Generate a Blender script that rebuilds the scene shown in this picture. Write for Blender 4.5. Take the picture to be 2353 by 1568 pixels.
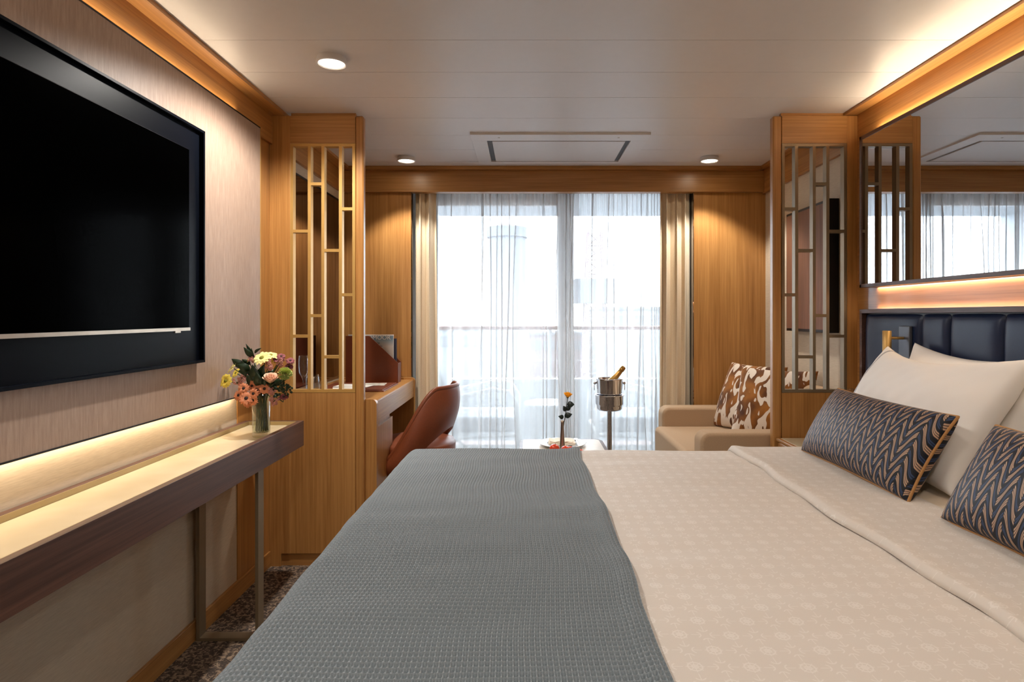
import bpy, math, random
import numpy as np
from mathutils import Vector, Matrix, noise as mnoise

for o in list(bpy.data.objects):
    bpy.data.objects.remove(o)
random.seed(7)
rng = np.random.default_rng(7)
sc = bpy.context.scene
C = sc.collection
PI = math.pi

# ------------------------------------------------------------------ camera, world, light, exposure
W_, H_ = 2353, 1568
F, VX, VY, CZ = 1380.0, 1206.6, 725.4, 1.188
cam_d = bpy.data.cameras.new('camera')
cam = bpy.data.objects.new('camera', cam_d); C.objects.link(cam)
cam.location = (0, 0, CZ); cam.rotation_euler = (PI/2, 0, 0)
cam_d.sensor_width = 36.0; cam_d.lens = F / W_ * 36.0
cam_d.shift_x = (W_/2 - VX) / W_
cam_d.shift_y = -(H_/2 - VY) / W_
cam_d.clip_start = 0.02; cam_d.clip_end = 500
sc.camera = cam

world = bpy.data.worlds.new('sky'); sc.world = world; world.use_nodes = True
bg = world.node_tree.nodes['Background']
bg.inputs[0].default_value = (0.84, 0.92, 1.0, 1); bg.inputs[1].default_value = 9.5

vs = sc.view_settings
sc.display_settings.display_device = 'sRGB'
vs.view_transform = 'Standard'; vs.look = 'None'; vs.gamma = 1.0; vs.use_curve_mapping = False
vs.exposure = 0.66
cy = sc.cycles
cy.use_denoising = True
cy.max_bounces = 10; cy.diffuse_bounces = 5; cy.glossy_bounces = 5; cy.transmission_bounces = 8
cy.transparent_max_bounces = 24
cy.caustics_reflective = False; cy.caustics_refractive = False
cy.sample_clamp_indirect = 6.0

WARM = (1.0, 0.80, 0.56)

def add_light(name, kind, loc, energy, color, rot=(0, 0, 0), size=None, size_y=None, parent=None, **kw):
    d = bpy.data.lights.new(name, kind); d.energy = energy; d.color = color
    if kind == 'AREA':
        d.shape = 'RECTANGLE' if size_y else 'DISK'
        d.size = size
        if size_y: d.size_y = size_y
    for k, v in kw.items(): setattr(d, k, v)
    o = bpy.data.objects.new(name, d); C.objects.link(o)
    o.location = loc; o.rotation_euler = rot
    if parent:
        o.parent = parent; o.location = Vector(loc) - parent.matrix_basis.translation
    return o

sun = add_light('sun', 'SUN', (0, 20, 20), 3.0, (1.0, 0.95, 0.88), rot=(math.radians(-17), math.radians(8), 0), angle=0.009)
portal = add_light('sky_portal', 'AREA', (0.2, 4.36, 1.0), 1.0, (1, 1, 1), rot=(-PI/2, 0, 0), size=1.75, size_y=2.05)
portal.data.cycles.is_portal = True

# ------------------------------------------------------------------ colour + material helpers
def s2l(h):
    h = h.lstrip('#'); r = [int(h[i:i+2], 16)/255 for i in (0, 2, 4)]
    return tuple((c/12.92 if c <= 0.04045 else ((c+0.055)/1.055)**2.4) for c in r) + (1,)

class NT:
    """tiny node-expression helper"""
    def __init__(s, name):
        s.m = bpy.data.materials.new(name); s.m.use_nodes = True
        s.t = s.m.node_tree; s.n = s.t.nodes; s.l = s.t.links
        s.b = s.n['Principled BSDF']; s.out = s.n['Material Output']
    def lk(s, a, b): s.l.new(a, b)
    def setin(s, sock, v):
        if isinstance(v, bpy.types.NodeSocket): s.l.new(v, sock)
        else: sock.default_value = v
    def math(s, op, a, b=0.0, c=0.0, clamp=False):
        n = s.n.new('ShaderNodeMath'); n.operation = op; n.use_clamp = clamp
        s.setin(n.inputs[0], a); s.setin(n.inputs[1], b); s.setin(n.inputs[2], c)
        return n.outputs[0]
    def coord(s, kind='Object'):
        return s.n.new('ShaderNodeTexCoord').outputs[kind]
    def mapping(s, vec, scale=(1, 1, 1), loc=(0, 0, 0), rot=(0, 0, 0)):
        n = s.n.new('ShaderNodeMapping'); s.lk(vec, n.inputs[0])
        n.inputs['Scale'].default_value = scale; n.inputs['Location'].default_value = loc; n.inputs['Rotation'].default_value = rot
        return n.outputs[0]
    def sep(s, vec):
        n = s.n.new('ShaderNodeSeparateXYZ'); s.lk(vec, n.inputs[0]); return n.outputs
    def comb(s, x, y, z=0.0):
        n = s.n.new('ShaderNodeCombineXYZ'); s.setin(n.inputs[0], x); s.setin(n.inputs[1], y); s.setin(n.inputs[2], z); return n.outputs[0]
    def noise(s, vec, scale=5, detail=2, rough=0.5, dist=0.0):
        n = s.n.new('ShaderNodeTexNoise'); s.lk(vec, n.inputs['Vector'])
        n.inputs['Scale'].default_value = scale; n.inputs['Detail'].default_value = detail
        n.inputs['Roughness'].default_value = rough; n.inputs['Distortion'].default_value = dist
        return n.outputs[0]
    def ramp(s, fac, stops, interp='LINEAR'):
        n = s.n.new('ShaderNodeValToRGB'); s.lk(fac, n.inputs[0]); cr = n.color_ramp; cr.interpolation = interp
        while len(cr.elements) < len(stops): cr.elements.new(0.5)
        for e, (p, c) in zip(cr.elements, stops):
            e.position = p; e.color = c if len(c) == 4 else tuple(c) + (1,)
        return n.outputs[0]
    def mix(s, fac, a, b, blend='MIX'):
        n = s.n.new('ShaderNodeMix'); n.data_type = 'RGBA'; n.blend_type = blend
        s.setin(n.inputs[0], fac); s.setin(n.inputs[6], a); s.setin(n.inputs[7], b); return n.outputs[2]
    def bump(s, h, strength=0.2, dist=0.001):
        n = s.n.new('ShaderNodeBump'); n.inputs['Strength'].default_value = strength; n.inputs['Distance'].default_value = dist
        s.lk(h, n.inputs['Height']); s.lk(n.outputs[0], s.b.inputs['Normal'])
    def base(s, c, rough=0.5, metal=0.0, spec=0.5, **kw):
        s.setin(s.b.inputs['Base Color'], c); s.setin(s.b.inputs['Roughness'], rough); s.b.inputs['Metallic'].default_value = metal
        s.b.inputs['Specular IOR Level'].default_value = spec
        for k, v in kw.items(): s.setin(s.b.inputs[k], v)
        return s.m

def plain(name, hexc, rough=0.5, metal=0.0, spec=0.5, var=0.06, nscale=30, **kw):
    t = NT(name); c = s2l(hexc)
    n = t.noise(t.coord(), nscale, 3)
    d = tuple(x*(1-var) for x in c[:3]) + (1,); l = tuple(min(1, x*(1+var)) for x in c[:3]) + (1,)
    return t.base(t.ramp(n, [(0.3, d), (0.7, l)]), rough, metal, spec, **kw)

def wood(name, light, dark, axis='Z', rough=0.35, fine=110, spec=0.5, contrast=1.0):
    t = NT(name); co = t.coord()
    sc_a = {'X': (0.02, 1, 1), 'Y': (1, 0.02, 1), 'Z': (1, 1, 0.02)}[axis]
    sc_b = {'X': (0.09, 1, 1), 'Y': (1, 0.09, 1), 'Z': (1, 1, 0.09)}[axis]
    a = t.noise(t.mapping(co, sc_a), fine, 4, 0.65)
    b = t.noise(t.mapping(co, sc_b), 9, 3, 0.55, 0.6)
    f = t.math('ADD', t.math('MULTIPLY', a, 0.6), t.math('MULTIPLY', b, 0.4))
    w = 0.17*contrast
    col = t.ramp(f, [(0.5-w, s2l(dark)), (0.5+w, s2l(light))])
    t.bump(a, 0.08, 0.0005)
    return t.base(col, rough, 0, spec)

M = {}
M['oakZ'] = wood('oak_veneer_vertical', '#c08c50', '#94622f', 'Z')
M['oakY'] = wood('oak_veneer_along_room', '#c08c50', '#94622f', 'Y')
M['oakX'] = wood('oak_veneer_across_room', '#bd8a50', '#90602f', 'X')
M['walnutY'] = wood('walnut_veneer', '#6b4a3c', '#3a2620', 'Y', rough=0.4)
M['walnutX'] = wood('walnut_veneer_across', '#6b4a3c', '#3e2a22', 'X', rough=0.4)
M['niche'] = wood('satin_cherry_veneer', '#b07a52', '#8a5a3a', 'Y', rough=0.28)
M['picwood'] = wood('brown_picture_surface', '#8e5c3e', '#5f3a26', 'Z', rough=0.55)
M['gold'] = plain('champagne_gold_metal', '#c39a58', 0.42, 0.45, var=0.03)
M['bronze'] = plain('satin_bronze_metal', '#85735a', 0.42, 0.4, var=0.03)
M['chrome'] = plain('polished_steel', '#e6e6ea', 0.05, 1.0, var=0.0)
M['brush'] = plain('brushed_steel', '#a09080', 0.3, 1.0, var=0.05)
M['ceil_white'] = plain('painted_ceiling_panel', '#d3cfce', 0.38, 0, 0.4, var=0.01)
M['wallpaper'] = None
M['black_gloss'] = plain('black_gloss_frame', '#080b12', 0.35, 0, 0.04, var=0)  # bluish base colour stands in for the window's reflection in the tray
M['screen'] = plain('black_screen_glass', '#010101', 0.12, 0, 0.003, var=0)
M['leather_blue'] = plain('navy_leather', '#12213f', 0.40, 0, 0.35, var=0.08, nscale=200)
M['leather_brown'] = plain('tan_brown_leather', '#7d3f22', 0.42, 0, 0.5, var=0.06, nscale=120)
M['leather_folder'] = plain('cognac_leather', '#6e3214', 0.45, 0, 0.45, var=0.06, nscale=150)
M['paper'] = plain('white_paper', '#efe9dd', 0.7, var=0.01)
M['white_cloth'] = plain('white_napkin_cloth', '#f0e2cf', 0.9, 0, 0.1, var=0.02)
M['porcelain'] = plain('white_porcelain', '#f2efea', 0.15, 0, 0.6, var=0.01)
M['white_metal'] = plain('white_powder_coat', '#dcdfe0', 0.5, 0, 0.4, var=0.01)
M['white_rope'] = plain('white_rope_weave', '#d8dadb', 0.8, 0, 0.2, var=0.04)
M['grey_cushion'] = plain('pale_grey_outdoor_fabric', '#9ea2a6', 0.9, 0, 0.2, var=0.04)
M['deck'] = plain('grey_deck_coating', '#a7a5a1', 0.7, var=0.05)
M['hullwhite'] = plain('white_ship_paint', '#c9cdd0', 0.5, var=0.02)
M['teak'] = wood('teak_handrail', '#9a5f4c', '#6e3d30', 'X')
M['dark'] = plain('black_metal', '#0c0c0e', 0.4, 0.3, var=0)
M['sofa'] = plain('sand_wool_upholstery', '#b29678', 0.92, 0, 0.15, var=0.12, nscale=400)
M['drape'] = plain('beige_linen_drape', '#e2d0b4', 0.9, 0, 0.1, var=0.07, nscale=260)
M['pillow'] = plain('white_cotton', '#eae4dd', 0.85, 0, 0.15, var=0.01)
M['mattress'] = plain('white_mattress_ticking', '#ded6ca', 0.9, 0, 0.1, var=0.02)
M['tan_cord'] = plain('tan_piping_cord', '#a87842', 0.7, var=0.1, nscale=300)
M['navy_thread'] = plain('navy_embroidery', '#2b2b3a', 0.7, var=0)
M['led'] = None
M['stem'] = plain('green_stem', '#3c4a1c', 0.5, 0, 0.4, var=0.2)
M['leaf'] = plain('dark_green_leaf', '#1c2f18', 0.4, 0, 0.5, var=0.2)
M['rose_leaf'] = plain('deep_green_rose_leaf', '#16221c', 0.45, 0, 0.5, var=0.2)
M['yellow'] = plain('yellow_petal', '#efd95e', 0.6, 0, 0.2, var=0.06)
M['pale_yellow'] = plain('pale_yellow_petal', '#f0e398', 0.6, 0, 0.2, var=0.05)
M['orange'] = plain('coral_orange_petal', '#cf8560', 0.6, 0, 0.2, var=0.2, nscale=60)
M['burgundy'] = plain('dusky_burgundy_petal', '#83464a', 0.6, 0, 0.2, var=0.2, nscale=60)
M['blush'] = plain('blush_rose_petal', '#e3b79b', 0.6, 0, 0.2, var=0.06)
M['lime'] = plain('lime_carnation_petal', '#c9d27e', 0.6, 0, 0.2, var=0.08)
M['pinkf'] = plain('dusty_pink_floret', '#c48a80', 0.7, 0, 0.2, var=0.2, nscale=80)
M['browncentre'] = plain('dark_flower_centre', '#2a1810', 0.8, var=0.1)
M['olive'] = plain('olive_flower_centre', '#7d7a22', 0.8, var=0.1)
M['rose_y'] = plain('golden_rose_petal', '#eaa21c', 0.55, 0, 0.2, var=0.08)
M['tomato'] = plain('red_fruit_skin', '#d23c12', 0.15, 0, 0.6, var=0.08)
M['foil'] = plain('gold_bottle_foil', '#b98d4c', 0.3, 1.0, var=0.15, nscale=150)
M['bottle'] = plain('dark_green_bottle', '#14251a', 0.1, 0, 0.5, var=0)
M['jacket'] = None

def glass_mat(name, tint=(1, 1, 1, 1), refl=0.035, power=4.5):
    t = NT(name); n = t.n
    tr = n.new('ShaderNodeBsdfTransparent'); tr.inputs[0].default_value = tint
    gl = n.new('ShaderNodeBsdfGlossy'); gl.inputs['Roughness'].default_value = 0.01
    lw = n.new('ShaderNodeLayerWeight'); lw.inputs[0].default_value = 0.5
    fr = t.math('ADD', refl, t.math('MULTIPLY', 0.8, t.math('POWER', lw.outputs['Facing'], power)))
    mx = n.new('ShaderNodeMixShader'); t.lk(fr, mx.inputs[0]); t.lk(tr.outputs[0], mx.inputs[1]); t.lk(gl.outputs[0], mx.inputs[2])
    t.lk(mx.outputs[0], t.out.inputs[0]); return t.m
M['pane'] = glass_mat('window_glass', (0.97, 0.985, 0.99, 1))
def real_glass(name, tint, ior=1.45):
    t = NT(name); t.base(tint, 0.0, 0, 0.5); t.b.inputs['Transmission Weight'].default_value = 1.0; t.b.inputs['IOR'].default_value = ior; return t.m
M['glassware'] = glass_mat('clear_glassware', (0.96, 0.97, 0.98, 1), 0.05, 3.0)
M['vaseglass'] = glass_mat('clear_vase_glass', (0.94, 0.96, 0.94, 1), 0.05, 2.6)
M['water'] = glass_mat('vase_water', (0.90, 0.93, 0.86, 1))

def mirror_mat(name, col):
    t = NT(name); return t.base(col, 0.0, 1.0)
M['mirror'] = mirror_mat('silver_mirror', (0.72, 0.74, 0.76, 1))
M['bronze_mirror'] = mirror_mat('bronze_tinted_mirror', (0.36, 0.30, 0.26, 1))

def emis(name, col, st):
    t = NT(name); e = t.n.new('ShaderNodeEmission'); e.inputs[0].default_value = col; e.inputs[1].default_value = st
    t.lk(e.outputs[0], t.out.inputs[0]); return t.m
M['led'] = emis('warm_led', (1, 0.72, 0.42, 1), 14)
M['lamp'] = emis('downlight_lens_glow', (1, 0.86, 0.66, 1), 30)

def m_wallpaper():
    t = NT('cream_wallpaper'); co = t.coord()
    a = t.noise(t.mapping(co, (1, 0.08, 1)), 320, 3, 0.6)
    t.bump(a, 0.12, 0.0006)
    return t.base(t.ramp(a, [(0.3, s2l('#c0b099')), (0.7, s2l('#cfc0a9'))]), 0.6, 0, 0.35)
M['wallpaper'] = m_wallpaper()
def m_fabric_panel():
    t = NT('beige_woven_wall_fabric'); co = t.coord()
    a = t.noise(t.mapping(co, (1, 1, 0.07)), 150, 4, 0.7)
    b = t.noise(co, 700, 2, 0.6)
    f = t.math('ADD', t.math('MULTIPLY', a, 0.75), t.math('MULTIPLY', b, 0.25))
    t.bump(f, 0.35, 0.0012)
    return t.base(t.ramp(f, [(0.33, s2l('#907667')), (0.66, s2l('#ae9683'))]), 0.5, 0, 0.45)
M['fabric_panel'] = m_fabric_panel()
def m_carpet():
    t = NT('patterned_carpet'); co = t.coord()
    a = t.noise(t.mapping(co, (1, 1, 1)), 62, 4, 0.65, 0.8)
    b = t.noise(co, 420, 2, 0.7)
    col = t.ramp(a, [(0.44, s2l('#201f28')), (0.5, s2l('#4a3d3c')), (0.55, s2l('#9c8570')), (0.7, s2l('#b89c82'))])
    col = t.mix(0.35, col, t.ramp(b, [(0.35, s2l('#1c1a1e')), (0.65, s2l('#a08a70'))]))
    t.bump(b, 0.6, 0.004)
    return t.base(col, 0.95, 0, 0.1)
M['carpet'] = m_carpet()
def m_marble():
    t = NT('cream_marble'); co = t.coord()
    n = t.noise(t.mapping(co, (3.0, 1.0, 1.0), (0.3, 0.15, 0)), 1.1, 3, 0.5, 0.5)
    v = t.math('ABSOLUTE', t.math('SUBTRACT', n, 0.5))
    vein = t.math('SUBTRACT', 1.0, t.math('DIVIDE', v, 0.006, clamp=True))
    mask = t.noise(co, 2.3, 2)
    vein = t.math('MULTIPLY', vein, t.math('GREATER_THAN', mask, 0.50))
    cl = t.ramp(t.noise(co, 3, 3, 0.6), [(0.3, s2l('#c6b694')), (0.7, s2l('#d2c5a8'))])
    return t.base(t.mix(t.math('MULTIPLY', vein, 0.75), cl, s2l('#8b6440')), 0.22, 0, 0.5)
M['marble'] = m_marble()
def m_sheer():
    t = NT('white_sheer_voile'); n = t.n
    geo = n.new('ShaderNodeNewGeometry')
    vd = n.new('ShaderNodeVectorMath'); vd.operation = 'DOT_PRODUCT'
    t.lk(geo.outputs['Incoming'], vd.inputs[0]); t.lk(geo.outputs['Normal'], vd.inputs[1])
    c = t.math('MAXIMUM', t.math('ABSOLUTE', vd.outputs['Value']), 0.12)
    T = t.math('POWER', 0.50, t.math('DIVIDE', 1.0, c))
    co = t.coord()
    wv = t.noise(t.mapping(co, (1, 1, 1)), 900, 1)
    tr = n.new('ShaderNodeBsdfTransparent'); tr.inputs[0].default_value = (1, 1, 1, 1)
    tl = n.new('ShaderNodeBsdfTranslucent'); t.lk(t.ramp(wv, [(0.3, (0.62, 0.61, 0.61, 1)), (0.7, (0.7, 0.69, 0.69, 1))]), tl.inputs[0])
    df = n.new('ShaderNodeBsdfDiffuse'); df.inputs[0].default_value = (0.62, 0.60, 0.59, 1)
    m1 = n.new('ShaderNodeMixShader'); m1.inputs[0].default_value = 0.5; t.lk(tl.outputs[0], m1.inputs[1]); t.lk(df.outputs[0], m1.inputs[2])
    m2 = n.new('ShaderNodeMixShader'); t.lk(T, m2.inputs[0]); t.lk(m1.outputs[0], m2.inputs[1]); t.lk(tr.outputs[0], m2.inputs[2])
    t.lk(m2.outputs[0], t.out.inputs[0]); return t.m
M['sheer'] = m_sheer()

def m_duvet():
    """cream jacquard: ship's wheels on a centred lattice joined by anchors, drawn from distances"""
    t = NT('cream_wheel_and_anchor_jacquard')
    u, v, _ = t.sep(t.coord('UV'))
    P = 0.083
    def motif(du, dv):
        x = t.math('MULTIPLY', t.math('SUBTRACT', t.math('FRACT', t.math('ADD', t.math('DIVIDE', u, P), du)), 0.5), P)
        y = t.math('MULTIPLY', t.math('SUBTRACT', t.math('FRACT', t.math('ADD', t.math('DIVIDE', v, P*1.06), dv)), 0.5), P*1.06)
        x = t.math('ABSOLUTE', x); y = t.math('ABSOLUTE', y)
        a = t.math('MAXIMUM', x, y); b = t.math('MINIMUM', x, y)
        r = t.math('SQRT', t.math('ADD', t.math('MULTIPLY', a, a), t.math('MULTIPLY', b, b)))
        def band(val, c, w): return t.math('LESS_THAN', t.math('ABSOLUTE', t.math('SUBTRACT', val, c)), w)
        ring = t.math('MAXIMUM', band(r, 0.0105, 0.0013), band(r, 0.0045, 0.0012))
        diag = t.math('SUBTRACT', a, b)
        sp = t.math('MULTIPLY', t.math('MAXIMUM', t.math('LESS_THAN', b, 0.0008), t.math('LESS_THAN', diag, 0.0011)), t.math('LESS_THAN', r, 0.0142))
        shank = t.math('MULTIPLY', t.math('LESS_THAN', b, 0.0007), t.math('LESS_THAN', a, 0.034))
        shank = t.math('MULTIPLY', shank, t.math('GREATER_THAN', a, 0.018))
        aa = t.math('SUBTRACT', a, 0.0262)
        r2 = t.math('SQRT', t.math('ADD', t.math('MULTIPLY', aa, aa), t.math('MULTIPLY', b, b)))
        fl = t.math('MULTIPLY', band(r2, 0.0075, 0.0011), t.math('GREATER_THAN', a, 0.0285))
        return t.math('MAXIMUM', t.math('MAXIMUM', ring, sp), t.math('MAXIMUM', shank, fl))
    pat = t.math('MAXIMUM', motif(0, 0), motif(0.5, 0.5))
    wv = t.noise(t.mapping(t.coord('UV'), (900, 900, 1)), 1.0, 1)
    pat = t.math('MULTIPLY', pat, t.math('ADD', 0.10, t.math('MULTIPLY', wv, 0.5)))
    col = t.mix(pat, s2l('#cfc5ba'), s2l('#e8e2db'))
    return t.base(col, t.math('SUBTRACT', 0.75, t.math('MULTIPLY', pat, 0.25)), 0, 0.3)
M['duvet'] = m_duvet()
M['sheet'] = plain('cream_sheet', '#d9c9b2', 0.85, 0, 0.15, var=0.02)
def m_throw():
    t = NT('grey_green_waffle_wool'); co = t.coord()
    a = t.noise(co, 900, 2, 0.6)
    return t.base(t.ramp(a, [(0.3, s2l('#727a7f')), (0.7, s2l('#90989c'))]), 0.95, 0, 0.15, **{'Sheen Weight': 0.3})
M['throw'] = m_throw()
def m_herring():
    t = NT('navy_and_tan_herringbone'); u, v, _ = t.sep(t.coord('UV'))
    w = 0.030
    pp = t.n.new('ShaderNodeMath'); pp.operation = 'PINGPONG'; t.lk(u, pp.inputs[0]); pp.inputs[1].default_value = w
    tri = pp.outputs[0]
    q = t.math('DIVIDE', tri, w)
    bend = t.math('MULTIPLY', t.math('SINE', t.math('MULTIPLY', q, 2*PI)), 0.006)
    s = t.math('ADD', t.math('SUBTRACT', v, t.math('MULTIPLY', tri, 2.1)), bend)
    col_i = t.math('FLOOR', t.math('DIVIDE', u, w))
    s = t.math('ADD', s, t.math('MULTIPLY', col_i, 0.023))
    PR = 0.052
    k = t.math('FRACT', t.math('DIVIDE', s, PR))
    col = t.ramp(k, [(0.0, s2l('#b2927a')), (0.375, s2l('#15171f')), (0.5, s2l('#2f4060')), (0.75, s2l('#15171f'))], 'CONSTANT')
    fine = t.math('FRACT', t.math('DIVIDE', s, PR/8))
    gap = t.math('GREATER_THAN', t.math('ABSOLUTE', t.math('SUBTRACT', fine, 0.5)), 0.33)
    col = t.mix(t.math('MULTIPLY', gap, 0.9), col, s2l('#0b0c12'))
    seam = t.math('LESS_THAN', t.math('ABSOLUTE', t.math('SUBTRACT', q, 0.5)), 0.465)
    col = t.mix(t.math('MULTIPLY', t.math('SUBTRACT', 1.0, seam), 0.9), col, s2l('#0b0c12'))
    t.bump(gap, 0.5, -0.001)
    return t.base(col, 0.55, 0, 0.35)
M['herring'] = m_herring()
def m_striped_pillow():
    t = NT('white_cotton_with_navy_stripes'); u, v, _ = t.sep(t.coord('UV'))
    col = s2l('#eae4dd')
    for k in range(3):
        ln = t.math('LESS_THAN', t.math('ABSOLUTE', t.math('ADD', u, 0.276-0.006*k)), 0.0015)
        col = t.mix(ln, col, s2l('#2b2b3a'))
    return t.base(col, 0.85, 0, 0.15)
M['striped_pillow'] = m_striped_pillow()
def m_brown_print():
    t = NT('ochre_and_white_abstract_print'); uv = t.coord('UV')
    n = t.noise(t.mapping(uv, (22, 9, 1), (3.3, 1.7, 0), (0, 0, 0.35)), 1.0, 1.2, 0.4, 1.3)
    c2 = t.noise(t.mapping(uv, (9, 9, 1)), 1.0, 2)
    br = t.ramp(c2, [(0.35, s2l('#4f2a0c')), (0.65, s2l('#9c611f'))])
    f = t.ramp(n, [(0.50, (0, 0, 0, 1)), (0.515, (1, 1, 1, 1))])
    return t.base(t.mix(f, br, s2l('#dccdbb')), 0.8, 0, 0.2, **{'Sheen Weight': 0.2})
M['print'] = m_brown_print()
def m_cover():
    t = NT('magazine_cover'); u, v, _ = t.sep(t.coord('UV'))
    return t.base(t.ramp(v, [(0.0, s2l('#8d97a0')), (0.45, s2l('#b9aa98')), (0.75, s2l('#cfc9c0')), (0.87, s2l('#93a5ae')), (0.9, s2l('#7d95a3')), (0.975, s2l('#7d95a3')), (0.98, s2l('#e8e4da'))]), 0.3)
M['cover'] = m_cover()

# ------------------------------------------------------------------ geometry helpers
def mk_mesh(name, verts, faces, smooth=False, uv=None):
    me = bpy.data.meshes.new(name)
    me.from_pydata([tuple(v) for v in verts], [], faces)
    if uv is not None:
        l = me.uv_layers.new(name='UVMap')
        idx = np.empty(len(me.loops), dtype=np.int64); me.loops.foreach_get('vertex_index', idx)
        l.data.foreach_set('uv', np.asarray(uv, dtype=np.float32)[idx].ravel())
    if smooth: me.polygons.foreach_set('use_smooth', [True]*len(me.polygons))
    me.update(); return me

def link(name, me, mat, parent=None, bevel=0.0, segs=2, subsurf=0, solid=0.0, label=None, kind=None):
    if parent is not None:
        off = parent.matrix_basis.translation if parent.parent is None else parent.matrix_basis.translation + parent.parent.matrix_basis.translation
        me.transform(Matrix.Translation(-off))
    me.materials.append(mat)
    o = bpy.data.objects.new(name, me); C.objects.link(o)
    if parent is not None: o.parent = parent
    if solid:
        m = o.modifiers.new('thickness', 'SOLIDIFY'); m.thickness = solid; m.offset = 0
    if bevel:
        m = o.modifiers.new('bevel', 'BEVEL'); m.width = bevel; m.segments = segs; m.limit_method = 'ANGLE'; m.angle_limit = math.radians(40)
        if bevel >= 0.01:
            me.polygons.foreach_set('use_smooth', [True]*len(me.polygons)); m.harden_normals = True
    if subsurf:
        m = o.modifiers.new('subsurf', 'SUBSURF'); m.levels = subsurf; m.render_levels = subsurf
    if label: o['label'] = label
    if kind: o['kind'] = kind
    return o

class MB:
    def __init__(s): s.v = []; s.f = []
    def add(s, v, f):
        k = len(s.v); s.v += [tuple(p) for p in v]; s.f += [tuple(i+k for i in q) for q in f]; return s
    def box(s, x0, x1, y0, y1, z0, z1):
        if x0 > x1: x0, x1 = x1, x0
        if y0 > y1: y0, y1 = y1, y0
        if z0 > z1: z0, z1 = z1, z0
        return s.add([(x0,y0,z0),(x1,y0,z0),(x1,y1,z0),(x0,y1,z0),(x0,y0,z1),(x1,y0,z1),(x1,y1,z1),(x0,y1,z1)],
                     [(0,3,2,1),(4,5,6,7),(0,1,5,4),(1,2,6,5),(2,3,7,6),(3,0,4,7)])
    def tube(s, pts, r, n=10, closed=False):
        pts = [Vector(p) for p in pts]; N = len(pts); rr = r if hasattr(r, '__len__') else [r]*N
        rings = []; up = None
        for i, p in enumerate(pts):
            a = pts[(i-1) % N] if (closed or i > 0) else p; b = pts[(i+1) % N] if (closed or i < N-1) else p
            d = (b-a).normalized()
            if up is None:
                up = Vector((0, 0, 1)) if abs(d.z) < 0.9 else Vector((1, 0, 0))
            x = d.cross(up).normalized(); up = x.cross(d).normalized()
            rings.append([p + (x*math.cos(t)+up*math.sin(t))*rr[i] for t in [2*PI*k/n for k in range(n)]])
        v = [q for R in rings for q in R]; f = []
        for i in range(N if closed else N-1):
            j = (i+1) % N
            for k in range(n): f.append((i*n+k, i*n+(k+1) % n, j*n+(k+1) % n, j*n+k))
        if not closed: f += [tuple(range(n))[::-1], tuple((N-1)*n+k for k in range(n))]
        return s.add(v, f)
    def lathe(s, prof, loc, n=40, axis=None):
        """prof: list of (r, z); closed ends where r == 0"""
        loc = Vector(loc); R = axis.to_track_quat('Z', 'Y').to_matrix() if axis is not None else Matrix.Identity(3)
        v = []; f = []
        for r, z in prof:
            for k in range(n):
                t = 2*PI*k/n; v.append(loc + R @ Vector((r*math.cos(t), r*math.sin(t), z)))
        for i in range(len(prof)-1):
            for k in range(n):
                f.append((i*n+k, i*n+(k+1) % n, (i+1)*n+(k+1) % n, (i+1)*n+k))
        return s.add(v, f)
    def prism(s, poly, axis, a, b):
        """polygon (2-D) extruded along axis from a to b; poly coords are the other two axes in order"""
        def P(p, t):
            return {'X': (t, p[0], p[1]), 'Y': (p[0], t, p[1]), 'Z': (p[0], p[1], t)}[axis]
        n = len(poly); v = [P(p, a) for p in poly] + [P(p, b) for p in poly]
        f = [tuple(range(n))[::-1], tuple(range(n, 2*n))] + [(i, (i+1) % n, n+(i+1) % n, n+i) for i in range(n)]
        return s.add(v, f)
    def ball(s, c, r, n=12, m=8, sq=(1, 1, 1)):
        v = []; f = []
        for j in range(m+1):
            ph = PI*j/m
            for k in range(n):
                t = 2*PI*k/n
                v.append((c[0]+r*sq[0]*math.sin(ph)*math.cos(t), c[1]+r*sq[1]*math.sin(ph)*math.sin(t), c[2]+r*sq[2]*math.cos(ph)))
        for j in range(m):
            for k in range(n): f.append((j*n+k, (j+1)*n+k, (j+1)*n+(k+1) % n, j*n+(k+1) % n))
        return s.add(v, f)
    def o(s, name, mat, parent=None, smooth=False, **kw):
        me = mk_mesh(name, s.v, s.f, smooth)
        import bmesh
        bm = bmesh.new(); bm.from_mesh(me); bmesh.ops.recalc_face_normals(bm, faces=bm.faces); bm.to_mesh(me); bm.free()
        return link(name, me, mat, parent, **kw)

def grid_obj(name, P, mat, parent=None, uv=None, closed_u=False, smooth=True, **kw):
    """P: (n, m, 3) array"""
    n, m = P.shape[:2]
    me = bpy.data.meshes.new(name)
    V = P.reshape(-1, 3).astype(np.float32)
    nu = n if closed_u else n-1
    i, j = np.meshgrid(np.arange(nu), np.arange(m-1), indexing='ij')
    i2 = (i+1) % n
    q = np.stack([i*m+j, i2*m+j, i2*m+j+1, i*m+j+1], -1).reshape(-1, 4)
    me.vertices.add(len(V)); me.vertices.foreach_set('co', V.ravel())
    me.loops.add(q.size); me.loops.foreach_set('vertex_index', q.ravel().astype(np.int32))
    me.polygons.add(len(q)); me.polygons.foreach_set('loop_start', (np.arange(len(q))*4).astype(np.int32))
    me.update(calc_edges=True)
    if uv is not None:
        l = me.uv_layers.new(name='UVMap'); l.data.foreach_set('uv', uv.reshape(-1, 2).astype(np.float32)[q.ravel()].ravel())
    if smooth: me.polygons.foreach_set('use_smooth', np.ones(len(q), dtype=bool))
    me.validate(); me.update()
    return link(name, me, mat, parent, **kw)

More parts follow.
